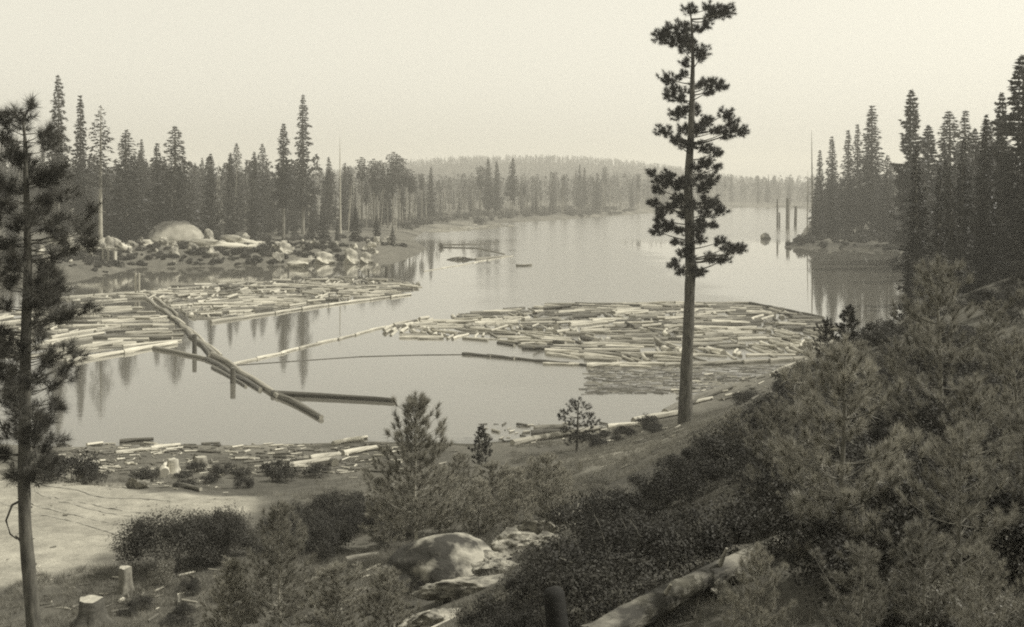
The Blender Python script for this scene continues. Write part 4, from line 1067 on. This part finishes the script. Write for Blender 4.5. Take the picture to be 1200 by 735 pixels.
ground_log((790, 510), (850, 492), .14, 'log_grey', 'thin grey pole on the slope below the solitary pine')
ground_log((905, 443), (945, 425), .3, 'log_pale', 'pale log end poking from the brush by the big raft')

# fallen trunk in the foreground
def fallen_trunk():
    a = np.array([(690 - CX) / F * 15.3, 15.3, 0]); b = np.array([(922 - CX) / F * 18.9, 18.9, 0])
    a[2] = H - (752 - HZ) / F * 15.3; b[2] = H - (634 - HZ) / F * 18.9
    r = link('fallen_trunk', None); r.location = a
    t = np.linspace(0, 1, 26)[:, None]; P = (b - a) * t; P = P + np.c_[0 * t, 0 * t, .05 * np.sin(t * 3.1)]
    mb = MB(); mb.tube(P, np.linspace(.20, .13, 26), 20, wob=.2, seed=4)
    m = rough_mat('sloughing_bark', .035, .20, 2.4, bd=.08, p0=.42, p1=.62, stretch=(.6, .6, 2)); mb.obj('stem', m, r, True)
    s = MB(); rr = np.random.RandomState(3)
    for i in range(9):
        a_ = rr.rand() * 6.28; c = P[-1] + np.array([0, math.cos(a_) * .1, math.sin(a_) * .1]); s.tube([c - (b - a) * .03, c + (b - a) / 3.8 * rr.uniform(.1, .3)], [.05, .01], 4)
    s.obj('splintered_end', M['log_grey'], r)
    for f, L in ((.35, .5), (.62, .7), (.8, .35)):
        g = MB(); c = P[int(f * 25)]; g.tube([c, c + np.array([.1, -.2, L * .6])], [.05, .02], 6)
        g.obj('branch_stub', M['log_grey'], r, True)
    tag(r, 'fallen trunk with flaking bark slanting across the bottom right foreground', 'fallen trunk')
fallen_trunk()
# charred post close to the camera
mb = MB(); Y = 7.0; X = (655 - CX) / F * Y; zb = tz(X, Y) - .2; zt = H - (688 - HZ) / F * Y
mb.tube([(.17, 0, 0), (.07, 0, (zt - zb) * .5), (0, 0, zt - zb - .04), (-.006, 0, zt - zb - .01), (-.008, 0, zt - zb)], [.075, .07, .064, .045, .015], 18, wob=.03, seed=2)
o = mb.obj('charred_post', M['char'], smooth=True); o.location = (X - .03, Y, zb); tag(o, 'black charred post with a rounded top at the bottom of the view', 'post')

# stumps
def stump(px, Y, r, h, label, mat='log_pale'):
    X = (px - CX) / F * Y; z = tz(X, Y); e = link('tree_stump', None); e.location = (X, Y, z)
    mb = MB(); n = 18; th = np.arange(n) * 2 * PI / n; rr = np.random.RandomState(int(px)); fl = 1 + .35 * np.sin(th * 5 + rr.rand() * 6) + .15 * rr.randn(n)
    lv = [(-.15, 1.6), (.05, 1.35), (.25, 1.08), (.6, 1), (.97, .95), (1, .9)]
    V = np.array([[(math.cos(a) * r * s * (1 + (f - 1) * max(.3, 1 - z_)), math.sin(a) * r * s * (1 + (f - 1) * max(.3, 1 - z_)), z_ * h + (h * .10 * (vnoise(np.array(math.cos(a) * 2 + px), np.array(math.sin(a) * 2)) - .5) if z_ > .9 else 0)) for a, f in zip(th, fl)] for z_, s in lv])
    k = len(lv); i, j = np.meshgrid(np.arange(k - 1), np.arange(n), indexing='ij')
    mb.add(V.reshape(-1, 3), np.stack([i * n + j, i * n + (j + 1) % n, (i + 1) * n + (j + 1) % n, (i + 1) * n + j], -1).reshape(-1, 4)); mb.obj('bark', M[mat], e, True)
    c = MB(); jj = np.arange(n); c.add(np.vstack([V[-1] + [0, 0, .003], [(0, 0, h * 1.0)]]), np.stack([jj, (jj + 1) % n, np.full(n, n), np.full(n, n)], -1)); c.obj('cut_face', M['log_end'], e)
    tag(e, label, 'stump')
stump(147, 46, .24, .95, 'pale upright stump in front of the big rounded bush', 'log_grey')
stump(106, 41.5, .42, .9, 'wide dark stump at the bottom left beside the edge pine', 'log_bark')
stump(235, 80, .4, .8, 'pale stump on the littered near shore', 'log_grey')
stump(203, 78, .35, .9, 'whitish broken stump on the near shore left of the pale block', 'log_pale')
# small plank gate on the left bank
def gate():
    Y = 302.; X = (127 - CX) / F * Y; z = tz(X, Y); e = link('plank_gate', None); e.location = (X, Y, z - .1)
    for x in (-1.4, 0, 1.5):
        m = MB(); m.box((x, 0, 1.6), (.16, .16, 1.7)); m.obj('upright', M['plank'], e)
    m = MB(); m.box((0, 0, 3.4), (1.9, .18, .14)); m.obj('cross_beam', M['plank'], e)
    m = MB()
    for i in range(7): m.box((-1.2 + i * .22, .2, 1.5), (.10, .03, 1.5))
    m.obj('boards', M['wet'], e)
    m = MB(); m.box((1.5, 1.0, 1.3), (.05, 1.0, 1.3)); m.box((-1.4, 1.0, 1.3), (.05, 1.0, 1.3)); m.obj('side_boards', M['plank'], e)
    tag(e, 'small dark plank gate with pale uprights on the left bank', 'gate')
gate()
# rowing boat
def boat():
    X, Y, _ = W0(614, 312, 0); e = link('rowing_boat', None); e.location = (X, Y, 0); e.rotation_euler = (0, 0, .35)
    mb = MB(); k = 15; t = np.linspace(-1, 1, k); V = []
    for u in t:
        w = .75 * (1 - abs(u) ** 2.6) + .02; sh = .42 + .16 * u * u
        V.append([(u * 2.3, w, sh), (u * 2.2, w * .8, .0), (u * 2.1, 0, -.12), (u * 2.2, -w * .8, .0), (u * 2.3, -w, sh), (u * 2.25, -w * .92, sh - .02), (u * 2.1, 0, .02), (u * 2.25, w * .92, sh - .02)])
    V = np.array(V); i, j = np.meshgrid(np.arange(k - 1), np.arange(8), indexing='ij')
    mb.add(V.reshape(-1, 3), np.stack([i * 8 + j, i * 8 + (j + 1) % 8, (i + 1) * 8 + (j + 1) % 8, (i + 1) * 8 + j], -1).reshape(-1, 4)); mb.obj('hull', M['log_grey'], e)
    for x in (-1.1, 0, 1.1):
        s = MB(); s.box((x, 0, .3), (.12, .66 - .1 * abs(x), .02)); s.obj('seat', M['plank'], e)
    tag(e, 'tiny rowing boat out on the open lake', 'boat')
boat()
# wheel ruts worn in the sand
for pts, nm in (([(0, 592), (60, 606), (120, 622), (150, 632)], 0), ([(30, 566), (90, 578), (150, 584), (230, 586)], 0), ([(20, 570), (60, 585), (110, 598), (170, 606)], 0), ([(20, 585), (70, 600), (120, 612), (160, 619)], 0), ([(50, 580), (110, 592), (180, 602)], 0)):
    W3 = [hit(*p) for p in pts]; t = np.linspace(0, 1, 40); ti = np.linspace(0, 1, len(W3)); A = np.array(W3)
    px_ = np.polyfit(ti, A[:, 0], 2); py_ = np.polyfit(ti, A[:, 1], 2); x = np.polyval(px_, t) + .1 * fbm(t * 9, t + len(pts), 2); y = np.polyval(py_, t) + .1 * fbm(t * 9 + 7, t, 2); mb = MB(); dx = np.gradient(x); dy = np.gradient(y); L = np.hypot(dx, dy); nx = -dy / L * .11; ny = dx / L * .11
    V = np.stack([np.stack([x - nx, y - ny, terrain(x - nx, y - ny) + .02], -1), np.stack([x + nx, y + ny, terrain(x + nx, y + ny) + .02], -1)], 1).reshape(-1, 3)
    i = np.arange(39) * 2; mb.add(V, np.stack([i, i + 1, i + 3, i + 2], -1)); o = mb.obj('road_rut', M['worn_sand']); tag(o, kind='structure')

# ------------------------------------------------------------------ haze, sky, sun, camera
def haze():
    mb = MB(); mb.box((0, 0, 70), (5300, 5300, 80))
    m = bpy.data.materials.new('haze'); m.use_nodes = True; nt = m.node_tree; nt.nodes.clear()
    out = nt.nodes.new('ShaderNodeOutputMaterial'); v = nt.nodes.new('ShaderNodeVolumePrincipled')
    v.inputs['Color'].default_value = (.97, .95, .88, 1); v.inputs['Density'].default_value = .00033; v.inputs['Anisotropy'].default_value = .2
    nt.links.new(v.outputs[0], out.inputs['Volume'])
    o = mb.obj('haze', m); tag(o, 'thin summer haze over the lake and the far woods', 'haze', kind='stuff')
haze()
SKY = 2.1
SUN_EL, SUN_AZ = 50, 88       # azimuth from the view direction towards the right
w = bpy.data.worlds.new('World'); scene.world = w; w.use_nodes = True; nt = w.node_tree
bg = nt.nodes['Background']; sky = nt.nodes.new('ShaderNodeTexSky'); sky.sky_type = 'NISHITA'; sky.sun_disc = False
sky.sun_elevation = rad(SUN_EL); sky.sun_rotation = rad(SUN_AZ); sky.air_density = 1.0; sky.dust_density = 4.0; sky.ozone_density = 1
bw = nt.nodes.new('ShaderNodeRGBToBW'); nt.links.new(sky.outputs[0], bw.inputs[0])
vm = nt.nodes.new('ShaderNodeVectorMath'); vm.operation = 'SCALE'; vm.inputs[0].default_value = (1.0, .965, .83); pw = nt.nodes.new('ShaderNodeMath'); pw.operation = 'POWER'; pw.inputs[1].default_value = .45; nt.links.new(bw.outputs[0], pw.inputs[0])
ml = nt.nodes.new('ShaderNodeMath'); ml.operation = 'MULTIPLY'; ml.inputs[1].default_value = SKY; nt.links.new(pw.outputs[0], ml.inputs[0])
nt.links.new(ml.outputs[0], vm.inputs['Scale'])
nt.links.new(vm.outputs[0], bg.inputs[0]); bg.inputs[1].default_value = .15
sl = bpy.data.lights.new('sun', 'SUN'); sl.energy = 2.7; sl.angle = rad(.5); sl.color = (1, .96, .87)
so = link('sun', sl)
d = Vector((math.sin(rad(SUN_AZ)) * math.cos(rad(SUN_EL)), math.cos(rad(SUN_AZ)) * math.cos(rad(SUN_EL)), math.sin(rad(SUN_EL))))
so.rotation_euler = (-d).to_track_quat('-Z', 'Y').to_euler(); so.location = (0, 0, 100)
cd = bpy.data.cameras.new('camera'); cam = link('camera', cd); cam.location = (0, 0, H); cam.rotation_euler = (PI / 2, 0, 0)
cd.sensor_fit = 'HORIZONTAL'; cd.sensor_width = 36; cd.lens = 36 * F / 1200; cd.shift_y = -(367.5 - HZ) / 1200; cd.clip_end = 12000; cd.clip_start = .1
scene.camera = cam
vs = scene.view_settings; scene.display_settings.display_device = 'sRGB'; vs.view_transform = 'Standard'; vs.look = 'None'; vs.exposure = .77; vs.gamma = 1; vs.use_curve_mapping = False
cy = scene.cycles
cy.max_bounces = 5; cy.diffuse_bounces = 2; cy.glossy_bounces = 2; cy.transmission_bounces = 2; cy.volume_bounces = 1; cy.transparent_max_bounces = 4
cy.pixel_filter_type = 'BLACKMAN_HARRIS'; cy.filter_width = 2.0
cy.use_denoising = False
cy.caustics_reflective = False; cy.caustics_refractive = False
print('trees', COUNT)
